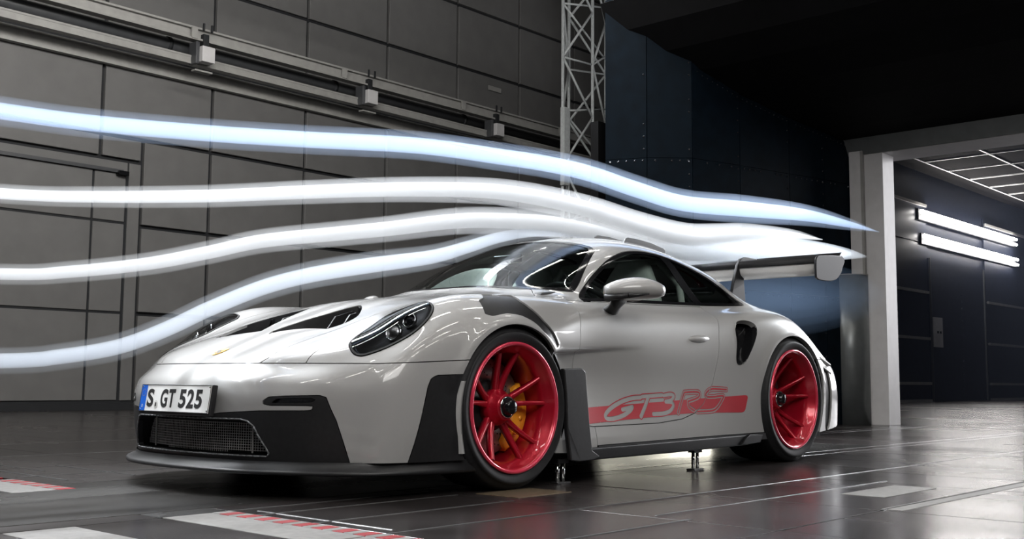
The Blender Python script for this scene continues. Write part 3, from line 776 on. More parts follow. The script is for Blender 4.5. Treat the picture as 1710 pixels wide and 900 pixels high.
for q, m_ in (([(-.022,.016),(-.004,.016),(-.004,.002),(-.023,.002)], M['ink']), ([(.004,-.002),(.022,-.002),(.014,-.018),(.004,-.026)], M['ink']),
              ([(.004,.016),(.022,.016),(.023,.008),(.004,.008)], M['badge_red']), ([(-.022,-.004),(-.004,-.004),(-.004,-.013),(-.018,-.013)], M['badge_red']), ([(-.006,.008),(.006,.008),(.006,-.008),(0,-.012),(-.006,-.008)], M['ink'])):
    plate_poly(q, .001, 'badge_field', m_, bd, .0032)
# number plate
npl = empty('number_plate', (0, 0, 0)); npl.parent = car
del npl
def text_obj(body, size, m, parent, mtx, name='lettering', sx=1., shear=0., off=0.):
    cu = bpy.data.curves.new('t', 'FONT'); cu.body = body; cu.size = size; cu.align_x = 'CENTER'; cu.align_y = 'CENTER'; cu.extrude = .0006; cu.shear = shear; cu.offset = off
    cu.resolution_u = 6
    o = bpy.data.objects.new('t', cu); C.objects.link(o); dg = bpy.context.evaluated_depsgraph_get()
    me = bpy.data.meshes.new_from_object(o.evaluated_get(dg)); bpy.data.objects.remove(o)
    me.transform(mtx @ Matrix.Diagonal((sx, 1, 1, 1))); me.materials.clear(); me.materials.append(m)
    return link(bpy.data.objects.new(name, me), parent)
tilt = math.radians(8)
PM = Matrix.Translation((-1.040, 0, .375)) @ Matrix.Rotation(-tilt*0+tilt, 4, 'Y')     # local: x = -normal direction
# plate frame: X right (towards -y), Y up, Z out of the plate (towards -x)
PB = PM @ Matrix(((0, 0, -1, 0), (-1, 0, 0, 0), (0, 1, 0, 0), (0, 0, 0, 1)))
def pbox(c, s, name, m, parent, bw=.0):
    bm = bmesh.new(); box(bm, c, s); bmesh.ops.transform(bm, matrix=PB, verts=bm.verts); o = bm_obj(name, bm, m, parent)
    if bw: bevel(o, bw, 2)
    return o
carrier = pbox((0, -.004, -.014), (.536, .126, .022), 'plate_carrier', M['black'], car, .004)
bm = bmesh.new(); box(bm, (0, 0, 0), (.52, .112, .003)); bmesh.ops.transform(bm, matrix=PB, verts=bm.verts)
plate = bm_obj('number_plate', bm, M['white'], car); plate['label'] = 'white number plate with blue band'
pbox((-.237, 0, .0012), (.044, .108, .002), 'blue_band', M['blue'], plate)
for x0, x1, y0, y1 in ((-.26,.26,.054,.0555),(-.26,.26,-.0555,-.054),(-.2600,-.2585,-.055,.055),(.2585,.26,-.055,.055)):
    pbox(((x0+x1)/2, (y0+y1)/2, .002), (x1-x0, y1-y0, .0016), 'plate_edge', M['ink'], plate)
Z_ = lambda x, y: PB @ Matrix.Translation((x, y, .0018))
def fit_text(body, x0, x1, y0, y1):
    o = text_obj(body, .11, M['ink'], plate, Matrix(), 'plate_letter', 1, 0, .0035)
    v = np.array([q.co[:] for q in o.data.vertices]); a, b = v.min(0), v.max(0)
    sx, sy = (x1-x0)/(b[0]-a[0]), (y1-y0)/(b[1]-a[1])
    o.data.transform(Z_(0, 0) @ Matrix.Translation((x0-a[0]*sx, y0-a[1]*sy, 0)) @ Matrix.Diagonal((sx, sy, 1, 1)))
for ch, x0, x1 in (('S', -.205, -.155), ('G', -.100, -.048), ('T', -.040, .008), ('5', .040, .090), ('2', .099, .149), ('5', .158, .208)): fit_text(ch, x0, x1, -.038, .038)
text_obj('D', .018, M['white'], plate, Z_(-.237, -.034), 'country_letter', 1)
for a in range(12):
    bm = bmesh.new(); bmesh.ops.create_circle(bm, cap_ends=True, segments=5, radius=.0022); bmesh.ops.transform(bm, matrix=Z_(-.237+.014*math.cos(a*math.pi/6), .022+.014*math.sin(a*math.pi/6)) @ Matrix.Translation((0, 0, .0006)), verts=bm.verts)
    bm_obj('star', bm, M['gold'], plate)
bm = bmesh.new(); bmesh.ops.create_cone(bm, cap_ends=True, segments=24, radius1=.016, radius2=.016, depth=.001); bmesh.ops.transform(bm, matrix=Z_(-.132, -.026), verts=bm.verts); sl = bm_obj('plate_seal', bm, M['seat'], plate)
bm = bmesh.new(); prism(bm, [(-.006,-.008),(0,-.010),(.006,-.006),(.005,.006),(0,.009),(-.005,.006)], -.001, .001, 'xy'); bmesh.ops.transform(bm, matrix=Z_(-.132, -.026), verts=bm.verts); bm_obj('seal_crest', bm, M['ink'], sl)
for x, y in ((-.252,.047),(.252,.047),(-.252,-.047),(.252,-.047)):
    bm = bmesh.new(); bmesh.ops.create_cone(bm, cap_ends=True, segments=12, radius1=.004, radius2=.003, depth=.003); bmesh.ops.transform(bm, matrix=Z_(x, y), verts=bm.verts); bm_obj('screw', bm, M['chrome'], plate)

# side stripe with its lettering, wrapped on the body surface
skin_all = Skin(co, no, tri)
def clampbox(sk, x0, x1, z0, z1):
    m = (sk.co[sk.t][:, :, 0].max(1) > x0) & (sk.co[sk.t][:, :, 0].min(1) < x1) & (sk.co[sk.t][:, :, 2].max(1) > z0) & (sk.co[sk.t][:, :, 2].min(1) < z1) & (np.abs(sk.co[sk.t][:, :, 1]).min(1) > .6)
    return Skin(sk.co, sk.no, sk.t[m]).compact()
STRIPE = [(.50,.331),(.567,.334),(1.93,.387),(1.950,.384),(1.953,.372),(1.928,.308),(1.915,.296),(1.895,.293),(1.45,.297),(1.25,.290),(.567,.260),(.50,.258)]
CR = lambda p, n=5: catmull(p, n)
GLYPH = [  # centre lines of the strokes, then half width
 (CR([(1.000,.379),(.942,.377),(.86,.362),(.776,.334),(.721,.303),(.720,.283),(.772,.281),(.845,.293),(.908,.316),(.930,.334)]), .0105), ([(.930,.334),(.852,.322)], .0105),
 ([(1.014,.384),(1.178,.391)], .0100), ([(1.064,.383),(1.028,.333),(.987,.287)], .0115),
 (CR([(1.192,.388),(1.251,.394),(1.282,.386),(1.258,.366),(1.205,.358)]), .0095), (CR([(1.205,.358),(1.258,.354),(1.271,.336),(1.239,.311),(1.178,.299),(1.090,.297)]), .0105)]
OUTL = [(CR([(1.308,.300),(1.340,.350),(1.377,.403)]), .011), (CR([(1.377,.403),(1.440,.406),(1.498,.405),(1.515,.392),(1.490,.374),(1.405,.357)]), .011), (CR([(1.405,.357),(1.410,.330),(1.458,.308)]), .011),
 (CR([(1.760,.418),(1.680,.421),(1.620,.420),(1.575,.400),(1.577,.382),(1.644,.380),(1.727,.384),(1.714,.361),(1.669,.323),(1.615,.306),(1.480,.304)]), .011)]
for s, half in zip((-1, 1), lr(clampbox(skin_all, .48, 2.0, .24, .45))):
    fine = half.refine(1); box_ = lambda sk, a, b: sk.t[(sk.co[sk.t][:, :, 0].max(1) > a) & (sk.co[sk.t][:, :, 0].min(1) < b)]
    mid = Skin(fine.co, fine.no, box_(fine, .66, 1.82)).compact().refine(2)
    lo = Skin(half.co, half.no, half.t[half.co[half.t][:, :, 0].min(1) < .70]).compact().refine(1); hi = Skin(half.co, half.no, half.t[half.co[half.t][:, :, 0].max(1) > 1.78]).compact().refine(1)
    q = lambda c: XZ(c)
    def f_let(c):
        d = np.full(len(c), 9.)
        for ln, w_ in GLYPH: d = np.minimum(d, line_sd(q(c), ln)-w_)
        return d
    def f_out(c):
        d = np.full(len(c), 9.)
        for ln, w_ in OUTL: d = np.minimum(d, line_sd(q(c), ln)-w_)
        return d
    def f_red(c):
        st = poly_sd(q(c), STRIPE); g = f_let(c); o_ = f_out(c)
        red = np.minimum(st, np.minimum(g-.0045, o_-.0035))       # stripe plus the red edge of the letters
        red = np.maximum(red, -g)                                  # letters of the first word keep the body colour
        return np.maximum(red, -np.maximum(o_, -(o_+.0065)))       # hollow outline letters
    a0 = lo.split(lambda c: np.maximum(poly_sd(q(c), STRIPE), c[:, 0]-.67))[0]
    a1 = mid.split(lambda c: np.maximum(f_red(c), np.maximum(.67-c[:, 0], c[:, 0]-1.80)))[0]
    a2 = hi.split(lambda c: np.maximum(poly_sd(q(c), STRIPE), 1.80-c[:, 0]))[0]
    st = a0.both(a1).both(a2).shift(.0012)
    # leave the door gap open
    _, st = st.split(lambda c: np.maximum(np.abs(poly_sd(XZ(c), DOOR))-.002, .3-c[:, 2]*0-.3+.0) if False else np.abs(poly_sd(XZ(c), DOOR))-.002)
    so = st.obj('side_stripe', M['decal'], car, 0); so['label'] = 'red side stripe with GT3 RS lettering'

# ------------------------------------------------------------------ wheels
M['lip_red'] = mat('bright_red_rim_edge', (.75, .05, .10), .22, .3, .8)
def make_wheel(name_r, R_, w_, rr, conc):
    """local: y = 0 is the outer tyre wall, +y goes inboard"""
    t = bpy.data.objects.new('wheel', None); C.objects.link(t); t.parent = car
    tp = [(rr-.004, .012), (rr+.010, .004), (rr+.030, -.004), (rr+(R_-rr)*.62, -.006), (R_-.022, .006), (R_-.008, .020), (R_, .042), (R_+.001, w_/2), (R_, w_-.042), (R_-.010, w_-.016), (rr+.03, w_), (rr-.004, w_-.012)]
    bm = bmesh.new(); lathe(bm, [tuple(q) for q in catmull(tp, 3)], 128)
    ty = bm_obj('tyre', bm, M['rubber'], t, True)
    bm = bmesh.new()
    rp = [(rr-.008, .030), (rr+.006, .010), (rr+.008, .002), (rr+.004, -.003), (rr-.004, -.001), (rr-.012, .010), (rr-.020, .030), (rr-.034, .045), (rr-.038, .070), (rr-.040, w_*.75), (rr-.01, w_-.03), (rr+.004, w_-.012)]
    lathe(bm, rp, 128); rim_ = bm_obj('rim', bm, M['red'], t, True)
    bm = bmesh.new(); lathe(bm, [(rr+.009, .004), (rr+.008, -.004), (rr+.001, -.0055), (rr-.006, -.003), (rr-.008, .006)], 128); bm_obj('rim_lip', bm, M['lip_red'], rim_, True)
    hub_y = conc
    bm = bmesh.new()
    lathe(bm, [(.0001, hub_y+.0), (.050, hub_y-.002), (.056, hub_y+.004), (.058, hub_y+.022), (.072, hub_y+.034), (.080, hub_y+.052), (.078, hub_y+.085), (.05, hub_y+.09)], 64)
    bm_obj('hub', bm, M['red'], t, True)
    bm = bmesh.new()
    lathe(bm, [(.0001, hub_y-.040), (.024, hub_y-.040), (.031, hub_y-.034), (.036, hub_y-.014), (.042, hub_y-.004)], 48)
    nut = bm_obj('centre_lock', bm, M['gloss_black'], t, True)
    bm = bmesh.new(); lathe(bm, [(.040, hub_y-.006), (.044, hub_y-.012), (.047, hub_y-.004), (.044, hub_y+.004)], 48); bm_obj('lock_ring', bm, M['chrome'], nut, True)
    # ten slim spokes in five pairs
    for k in range(10):
        base = 2*math.pi*(k//2)/5+(.165 if k % 2 else -.165)+.3; tipa = 2*math.pi*(k//2)/5+(.24 if k % 2 else -.24)+.3
        bm = bmesh.new(); R2 = []
        for u in np.linspace(0, 1, 9):
            r = .058+(rr-.034-.058)*u; a = base+(tipa-base)*u
            y = (hub_y+.045)*(1-u**1.4)+(.040)*u**1.4
            wd = (.013*(1-u)+.009*u)*(1+.3*(1-u)**4); dp = .020*(1-u)+.016*u
            c_ = Vector((r*math.cos(a), y, r*math.sin(a))); tg = Vector((-math.sin(a), 0, math.cos(a)))
            R2.append([bm.verts.new(c_+tg*wd*sx+Vector((0, sy, 0))*1) for sx, sy in ((-1, .012), (-.75, 0), (.75, 0), (1, .012), (.8, dp+.012), (-.8, dp+.012))])
        for a_, b_ in zip(R2, R2[1:]):
            for i in range(6): bm.faces.new((a_[i-1], a_[i], b_[i], b_[i-1]))
        bmesh.ops.recalc_face_normals(bm, faces=bm.faces)
        o = bm_obj('spoke', bm, M['red'], t, True)
    # brake disc with drilled rings, caliper
    dr = rr-.060; dy = hub_y+.115
    bm = bmesh.new(); lathe(bm, [(.11, dy+.004), (.112, dy), (dr-.002, dy), (dr, dy+.004), (dr, dy+.030), (.11, dy+.030)], 96)
    dc = bm_obj('brake_disc', bm, M['disc'], t, True)
    bm = bmesh.new()
    for k in range(60):
        a = 2*math.pi*k/60; r = .13+(dr-.15)*((k % 5)+.5)/5
        bar(bm, (r*math.cos(a), dy-.0006, r*math.sin(a)), (r*math.cos(a), dy+.002, r*math.sin(a)), .0035, 8)
    bm_obj('disc_holes', bm, M['seam'], dc)
    bm = bmesh.new(); lathe(bm, [(.05, dy-.03), (.105, dy-.025), (.115, dy)], 64); bm_obj('disc_bell', bm, M['black'], dc, True)
    bm = bmesh.new(); lathe(bm, [(.04, dy+.05), (rr-.05, dy+.05)], 64); bm_obj('brake_shield', bm, M['seam'], t, True)
    return t, dy, dr
def caliper(t, dy, dr, ang0, ang1):
    bm = bmesh.new(); R2 = []
    for u in np.linspace(0, 1, 17):
        a = math.radians(ang0+(ang1-ang0)*u); e = math.sin(math.pi*min(max(u, .04), .96))**.3
        r0, r1 = dr-.085*e, dr+.018*(.6+.4*e); y0 = dy-.042*e
        pts = [(r0, dy-.004), (r0+.004, y0+.006), (r0+.014, y0), (r1-.014, y0), (r1-.003, y0+.008), (r1, dy+.05), (r1-.02, dy+.06)]
        R2.append([bm.verts.new((r*math.cos(a), y, r*math.sin(a))) for r, y in pts])
    for a_, b_ in zip(R2, R2[1:]):
        for i in range(6): bm.faces.new((a_[i], a_[i+1], b_[i+1], b_[i]))
    bm.faces.new(R2[0]); bm.faces.new(R2[-1]); bmesh.ops.recalc_face_normals(bm, faces=bm.faces)
    o = bm_obj('brake_caliper', bm, M['yellow'], t, True); o['label'] = 'orange-yellow brake caliper'
    for u in (.25, .5, .75):
        a = math.radians(ang0+(ang1-ang0)*u); bm = bmesh.new()
        r = dr-.030; bar(bm, (r*math.cos(a), dy-.046, r*math.sin(a)), (r*math.cos(a), dy-.036, r*math.sin(a)), .011, 16); bm_obj('caliper_cap', bm, M['yellow'], o, True)
for x, R_, w_, rr, conc, yo in ((0, .345, .275, .268, .055, .948), (2.457, .362, .335, .281, .105, .952)):
    for s in (-1, 1):
        t, dy, dr = make_wheel('', R_, w_, rr, conc)
        caliper(t, dy, dr, -62, 28) if x == 0 else caliper(t, dy, dr, 130, 200)
        t.location = (x, s*yo, R_)
        if s > 0: t.rotation_euler = (0, 0, math.pi)
        if x == 0: t['label'] = 'front wheel with red rim'
        else: t['label'] = 'rear wheel with red rim'

# ------------------------------------------------------------------ the hall: floor
M['floor'] = vary(mat('dark_floor_plate', (.022, .0185, .018), .22, spec=.6), 1.1, .3, .0004, (1, .35, 1), (.20, .30), 3)
M['belt'] = vary(mat('rolling_belt', (.020, .019, .018), .20, spec=.6), 2.5, .2, 0, (.3, 1, 1), (.20, .32))
M['pale_steel'] = vary(mat('pale_floor_strip', (.14, .135, .128), .6, spec=.25), 30, .15)
M['seam_steel'] = mat('floor_seam_strip', (.07, .07, .07), .35, .5)
M['hazard'] = mat('hazard_red', (.20, .008, .012), .6, spec=.2)
M['panel'] = vary(mat('grey_wall_panel', (.132, .130, .127), .55), 3.0, .07, .0006, (1, 1, 1))
M['joint'] = mat('wall_joint', (.012, .013, .015), .7)
M['navy'] = vary(mat('dark_blue_lining', (.0025, .006, .0105), .6, spec=.08), 8, .25)
M['black_wall'] = vary(mat('black_lining', (.003, .003, .0035), .7, spec=.15), 8, .2)
M['room'] = vary(mat('dark_room_cladding', (.016, .021, .038), .42), 6, .2)  # dark blue-black cladding; extra blue painted in for the room's haze
M['beam'] = vary(mat('grey_painted_beam', (.30, .295, .28), .45), 8, .1)
M['beam_dark'] = vary(mat('dark_pipe', (.06, .062, .066), .35), 8, .1)
M['truss'] = vary(mat('pale_truss_tube', (.66, .69, .69), .4), 20, .1)
M['column'] = vary(mat('white_column_paint', (.56, .55, .55), .45), 8, .05)
M['shade_metal'] = vary(mat('grey_metal_sheet', (.16, .17, .17), .3, .4), 8, .1)
M['tile'] = vary(mat('ceiling_tile', (.016, .015, .015), .9, spec=.05), 20, .15)
M['tbar'] = mat('ceiling_bar_white', (.80, .80, .80), .4)
M['rivet'] = mat('rivet_steel', (.5, .52, .55), .25, 1)
M['tube'] = mat('lit_tube', (1, 1, 1), .5, emit=((1, .96, .93), 34))
M['tube_dim'] = mat('lit_ceiling_tube', (1, 1, 1), .5, emit=((1, .97, .93), 55))
def sbox(name, x0, x1, y0, y1, z0, z1, m, parent=None, kind=None, bw=0):
    """box with its origin at its own centre"""
    bm = bmesh.new(); box(bm, (0, 0, 0), (x1-x0, y1-y0, z1-z0)); o = bm_obj(name, bm, m, parent); o.location = ((x0+x1)/2, (y0+y1)/2, (z0+z1)/2)
    if bw: bevel(o, bw)
    if kind: o['kind'] = kind
    return o
floor = sbox('floor', -9, 46, -9, 11.4, -.12, -.010, M['joint'], None, 'structure')
floor.location = (0, 0, 0); floor.data.transform(Matrix.Translation((18.5, 1.2, -.065)))
def plate_at(x0, x1, y0, y1, m, name='floor_plate', h=.0, g=.0035, lab=None):
    bm = bmesh.new(); box(bm, ((x0+x1)/2, (y0+y1)/2, h-.006), (x1-x0-2*g, y1-y0-2*g, .012))
    o = bm_obj(name, bm, m, floor); md = o.modifiers.new('b', 'BEVEL'); md.width = .0015; md.segments = 1
    if lab: o['label'] = lab
    return o
# the belt zone under the car, then rows of steel plates on both sides
plate_at(-3.2, 4.4, -.60, .60, M['belt'], 'rolling_belt', 0, .004, 'smooth dark rolling road belt under the car')
ycuts_n = [-.60, -.74, -1.55, -2.35, -3.3, -4.6, -6.2, -9]; xcuts = [-9, -6, -4.2, -3.2, -2.2, -1.52, -1.25, -.35, .42, 1.5, 2.1, 2.85, 3.6, 4.4, 5.6, 6.9, 8.40]
ycuts_f = [.60, .74, 1.55, 2.4, 3.6, 5.2, 7.2, 9.2, 11.0]
def is_pad(xa, xb, ya, yb): return False
for cuts in (ycuts_n, ycuts_f):
    for a, b in zip(cuts, cuts[1:]):
        for xa, xb in zip(xcuts, xcuts[1:]):
            if abs(xa+1.52) < .01: continue
            o = plate_at(xa, xb, min(a, b), max(a, b), M['floor'])
            o.data.transform(Matrix.Translation((0, 0, random.uniform(-.0008, .0)))); 
for xa, xb in ((-9, -6), (-6, -3.2)): plate_at(xa, xb, -.60, .60, M['floor'])
for xa, xb in ((4.4, 6.2), (6.2, 8.40)): plate_at(xa, xb, -.60, .60, M['floor'])
# the pale cross strip of the balance, with red hazard marks along its edge
for a, b in ((-.74, -1.55), (-1.55, -2.35), (-2.35, -3.3), (-3.3, -4.6), (.36, 1.05), (1.05, 2.1)):
    lo_, hi_ = min(a, b), max(a, b)
    plate_at(-1.52, -1.33, lo_, hi_, M['pale_steel'], 'pale_floor_strip', .001, .004)
    for k in range(int((hi_-lo_)/.10)):
        plate_at(-1.328, -1.252, lo_+.012+.10*k, lo_+.066+.10*k, M['hazard'], 'hazard_mark', .0012, .001)
        plate_at(-1.328, -1.252, lo_+.066+.10*k, lo_+.112+.10*k, M['pale_steel'], 'white_mark', .0010, .001)
plate_at(-1.52, -1.25, -.74, -.60, M['belt']); 
plate_at(-2.05, -1.82, -2.2, -.76, M['pale_steel'], 'pale_floor_strip', .002, .004); plate_at(-1.52, -1.25, 2.1, 6, M['floor']); plate_at(-1.52, -1.25, 6, 11, M['floor']); plate_at(-1.52, -1.25, -9, -4.6, M['floor'])
for y0 in (-.735, -.90, -1.20, -1.55, -2.0): plate_at(-1.26, -.30, y0-.009, y0+.003, M['seam_steel'], 'seam_strip', .0015, .0)
for x0, x1, y0 in ((-.30, 1.6, -1.86), (-.3, 3.6, -1.55), (.42, 4.4, -2.35), (-3.2, -1.9, 1.2), (-2.2, -1.6, 1.75), (-1.2, 2.0, 2.4), (-1.2, .4, 1.05)):
    plate_at(x0, x1, y0-.006, y0+.006, M['seam_steel'], 'seam_strip', .0015, 0)
for k, (xs, ya, yb) in enumerate(((-1.10, .75, 1.5), (-.95, 1.3, 2.1), (-.75, .8, 1.6), (-1.18, -1.5, -.8), (-.9, 1.9, 2.3), (-2.6, .7, 1.5), (-2.4, 1.6, 2.6), (.9, 1.6, 2.3))):
    plate_at(xs-.006, xs+.006, ya, yb, M['seam_steel'], 'seam_strip', .0015, 0)
plate_at(.85, 1.40, -2.18, -1.98, M['pale_steel'], 'access_plate', .002, .004, 'long pale access plate')
plate_at(.45, 6.0, -2.42, -2.33, M['pale_steel'], 'access_plate', .0015, .004, 'long pale access plate')
plate_at(-.22, .12, -1.16, -.92, vary(mat('bronze_plate', (.17, .13, .085), .32, .3), 30, .2), 'wheel_pad', .002, .004, 'bronze coloured pad beside the front wheel')
# wheel struts of the balance
def strut(name, x, y, h, lab):
    t = empty(name, (x, y, 0), 0, lab, 'support', 'balance struts under the car')
    for k in (-.020, .020):
        bm = bmesh.new(); bar(bm, (k, 0, 0), (k, 0, h), .009, 16); bm_obj('strut_rod', bm, M['chrome'], t, True)
    bm = bmesh.new(); box(bm, (0, 0, h), (.075, .04, .02)); bm_obj('strut_head', bm, M['black'], t)
    bm = bmesh.new(); box(bm, (0, 0, .003), (.09, .05, .006)); bm_obj('strut_foot', bm, M['steel'], t)
strut('balance_strut', 1.52, -.86, .098, 'bright twin-rod strut holding the sill ahead of the rear wheel')
strut('balance_strut', .40, -.86, .098, 'bright twin-rod strut just behind the front wheel')
# beyond the collector mouth
for k, (xa, xb) in enumerate(((8.46, 12), (12, 17), (17, 23), (23, 30), (30, 40))):
    for ya, yb in ((-8.8, -4), (-4, 0), (0, 3.4), (3.4, 7)): plate_at(xa, xb, ya, yb, M['floor'])
plate_at(8.41, 8.455, -9, 1.0, M['chrome'], 'threshold_strip', .002, 0, 'bright metal threshold strip')

# ------------------------------------------------------------------ left wall of grey panels
wall = sbox('wall_left', -9, 20, 11.06, 11.3, 0, 12, M['joint'], None, 'structure')
wall.location = (0, 0, 0); wall.data.transform(Matrix.Translation((5.5, 11.18, 6)))
def wpanel(x0, x1, z0, z1, parent=wall, g=.030, m='panel', y=11.0, name='wall_panel', t=.07):
    bm = bmesh.new(); box(bm, ((x0+x1)/2, y+t/2, (z0+z1)/2), (x1-x0-2*g, t, z1-z0-2*g)); o = bm_obj(name, bm, M[m], parent)
    md = o.modifiers.new('b', 'BEVEL'); md.width = .006; md.segments = 1; return o
for za_, zb__ in ((.10, 1.41), (1.41, 2.72), (2.72, 3.68)): wpanel(.57, 1.17, za_, zb__)
XJ = [6.09+1.84*k for k in range(-8, 7)]; ZJ = [.10, 1.41, 2.72, 4.03, 5.35, 6.67, 7.93, 9.2, 10.5, 11.9]
door = sbox('door_1', 1.0, 4.92, 11.02, 11.06, .08, 3.68, M['joint'], None, 'structure')
door.location = (0, 0, 0); door.data.transform(Matrix.Translation((2.96, 11.04, 1.88)))
for xa, xb in zip(XJ, XJ[1:]):
    for za, zb in zip(ZJ, ZJ[1:]):
        if xb <= 4.93 and xa > .5 and za < 4.0:
            if za > 2.7: wpanel(xa, xb, 3.68, zb)
            continue
        if xa < 4.9 < xb and za < 3.9:
            wpanel(4.92, xb, za, zb); 
            if za > 2.7: wpanel(xa, 4.92, 3.68, zb)
            continue
        wpanel(xa, xb, za, zb)
for xa, xb in ((1.2, 2.68), (2.68, 4.16), (4.16, 4.68)):
    for za, zb in ((.12, 1.41), (1.41, 2.74), (2.74, 3.49)): wpanel(xa, xb, za, zb, door, .018, 'panel', 11.0, 'door_panel', .05)
wpanel(4.70, 4.91, .12, 3.66, door, .012, 'panel', 11.0, 'door_frame', .05); wpanel(1.2, 4.70, 3.50, 3.66, door, .012, 'panel', 11.0, 'door_frame', .05)
o = sbox('door_closer', 1.2, 4.60, 10.95, 11.0, 3.475, 3.525, M['beam_dark'], None); o.parent = door
o = sbox('closer_arm', 4.50, 4.66, 10.90, 11.0, 3.44, 3.50, M['gloss_black'], None); o.parent = door
tr = sbox('baseboard_left', -9, 17, 10.94, 11.02, .0, .09, M['joint'], None, 'structure')
tag(sbox('wall_sign', 12.48, 12.86, 10.96, 10.99, 6.36, 6.46, M['beam'], None, None, .01), 'small pale plate on the upper wall near the truss', 'plate')
# crane rails along the wall
def hbeam(name, y, z0, z1, d, m, lab, cat='rail', x0=-9, x1=16.5, web=.25):
    """I-section running along x"""
    t = empty(name, (x0, y, (z0+z1)/2), 0, lab, cat)
    L_ = x1-x0; h = z1-z0
    for nm, (cy, cz, sy, sz) in (('beam_web', (0, 0, d*web, h*.86)), ('beam_flange', (0, h/2-.02, d, .03)), ('beam_flange', (0, -h/2+.02, d, .03))):
        bm = bmesh.new(); box(bm, (L_/2, cy, cz), (L_, sy, sz)); bm_obj(nm, bm, m, t)
    return t
ub = hbeam('crane_rail', 10.4, 5.55, 5.76, .16, M['beam'], 'upper grey I-beam rail running along the left wall')
for k in range(8):
    x = 5.3+2.9*k-6*2.9/2
    bm = bmesh.new(); box(bm, (x+9, -.085, 0), (.10, .03, .17)); bm_obj('splice_plate', bm, M['beam'], ub)
lr_ = hbeam('lower_rail', 10.5, 5.20, 5.34, .14, M['beam'], 'thin lower rail bolted under the crane rail', web=.9)
bd_ = hbeam('wall_band', 10.93, 5.05, 5.28, .10, M['beam'], 'broad pale grey band beam below the rails', 'beam', web=.96)
t = empty('wall_duct', (-9, 10.78, 5.52), 0, 'dark round pipe running between the two rails', 'pipe')
bm = bmesh.new(); bar(bm, (0, 0, 0), (25.5, 0, 0), .11, 24); bm_obj('pipe', bm, M['beam_dark'], t, True)
for k in range(9):
    bm = bmesh.new(); bar(bm, (1.3+3.2*k, 0, 0), (1.36+3.2*k, 0, 0), .125, 24); bm_obj('pipe_collar', bm, M['joint'], t, True)
for k in range(0, 3):
    x = 5.50+3.27*k
    lb = {0: 'rail bracket box nearest the camera', 1: 'middle rail bracket box', 2: 'rail bracket box next to the lattice tower'}.get(k, 'rail bracket box out of frame')
    t = empty('rail_bracket', (x, 10.3, 5.34), 0, lb+' on the left wall', 'bracket', 'rail bracket boxes')
    for nm, c_, s_, m_ in (('bracket_box', (0, 0, 0), (.22, .16, .24), 'column'), ('bracket_hanger', (0, .05, .22), (.10, .10, .22), 'joint'), ('bracket_bolt', (-.07, -.03, .42), (.03, .03, .12), 'joint'), ('bracket_bolt', (.07, -.03, .42), (.03, .03, .12), 'joint'), ('bracket_foot', (-.06, .0, -.27), (.30, .12, .03), 'beam'), ('bracket_back', (-.14, .10, .02), (.06, .2, .34), 'beam_dark')):
        bm = bmesh.new(); box(bm, c_, s_); bevel(bm_obj(nm, bm, M[m_], t), .008)

# ------------------------------------------------------------------ lattice tower
tt = empty('lattice_tower', (12.46, 9.0, 0), 0, 'white tubular lattice tower beside the dark wall', 'tower')
LG = [(0, 0), (.80, -.10), (1.52, .12), (.74, .45)]
def tube(a, b, r, nm='tower_strut'):
    bm = bmesh.new(); bar(bm, a, b, r, 8); bm_obj(nm, bm, M['truss'], tt, True)
for x, y in LG: tube((x, y, 0), (x, y, 10.2), .032, 'tower_leg')
zs = [.30+2.12*k for k in range(5)]
for k, z in enumerate(zs):
    for i in range(4):
        (xa, ya), (xb, yb) = LG[i-1], LG[i]
        up_ = .42 if (i+k) % 2 == 0 else 0
        tube((xa, ya, z), (xb, yb, z+(.0 if i % 2 else .38)), .020)
        if k < len(zs)-1: tube((xa, ya, z), (xb, yb, z+1.06), .024); tube((xb, yb, z+1.06), (xa, ya, z+2.12), .024)
    if k < len(zs)-1:
        tube((LG[0][0], LG[0][1], z+1.06), (LG[2][0], LG[2][1], z+1.4), .020); tube((LG[0][0], LG[0][1], z+1.06), (LG[2][0], LG[2][1], z+.3), .020)
bm = bmesh.new(); box(bm, (0.0, -.06, 4.9), (.16, .10, 1.5)); bm_obj('tower_guide', bm, M['truss'], tt)
bm = bmesh.new(); box(bm, (.7, -.12, 4.65), (1.4, .08, .12), Euler((0, -.08, 0))); bm_obj('tower_crossbar', bm, M['truss'], tt)
for k in range(5):
    bm = bmesh.new(); box(bm, (.25+.14*k, -.12, 4.52-.02*k), (.07, .06, .16)); bm_obj('tower_clamp', bm, M['truss'], tt)
tube((.8, -.1, 10.1), (2.6, -.6, 8.0), .03); tube((0, 0, 9.0), (-1.2, .3, 9.8), .03, 'tower_stay')
t = empty('cable_post', (14.9, 9.75, 0), 0, 'dark post with cables behind the lattice tower', 'post')
bm = bmesh.new(); box(bm, (0, 0, 2.9), (.34, .2, 5.8)); bm_obj('post_body', bm, M['joint'], t)
for k in range(9):
    bm = bmesh.new(); box(bm, (.02, -.14, .8+.56*k), (.09, .1, .16), Euler((0, .5, 0))); bm_obj('cable_clip', bm, M['beam_dark'], t)

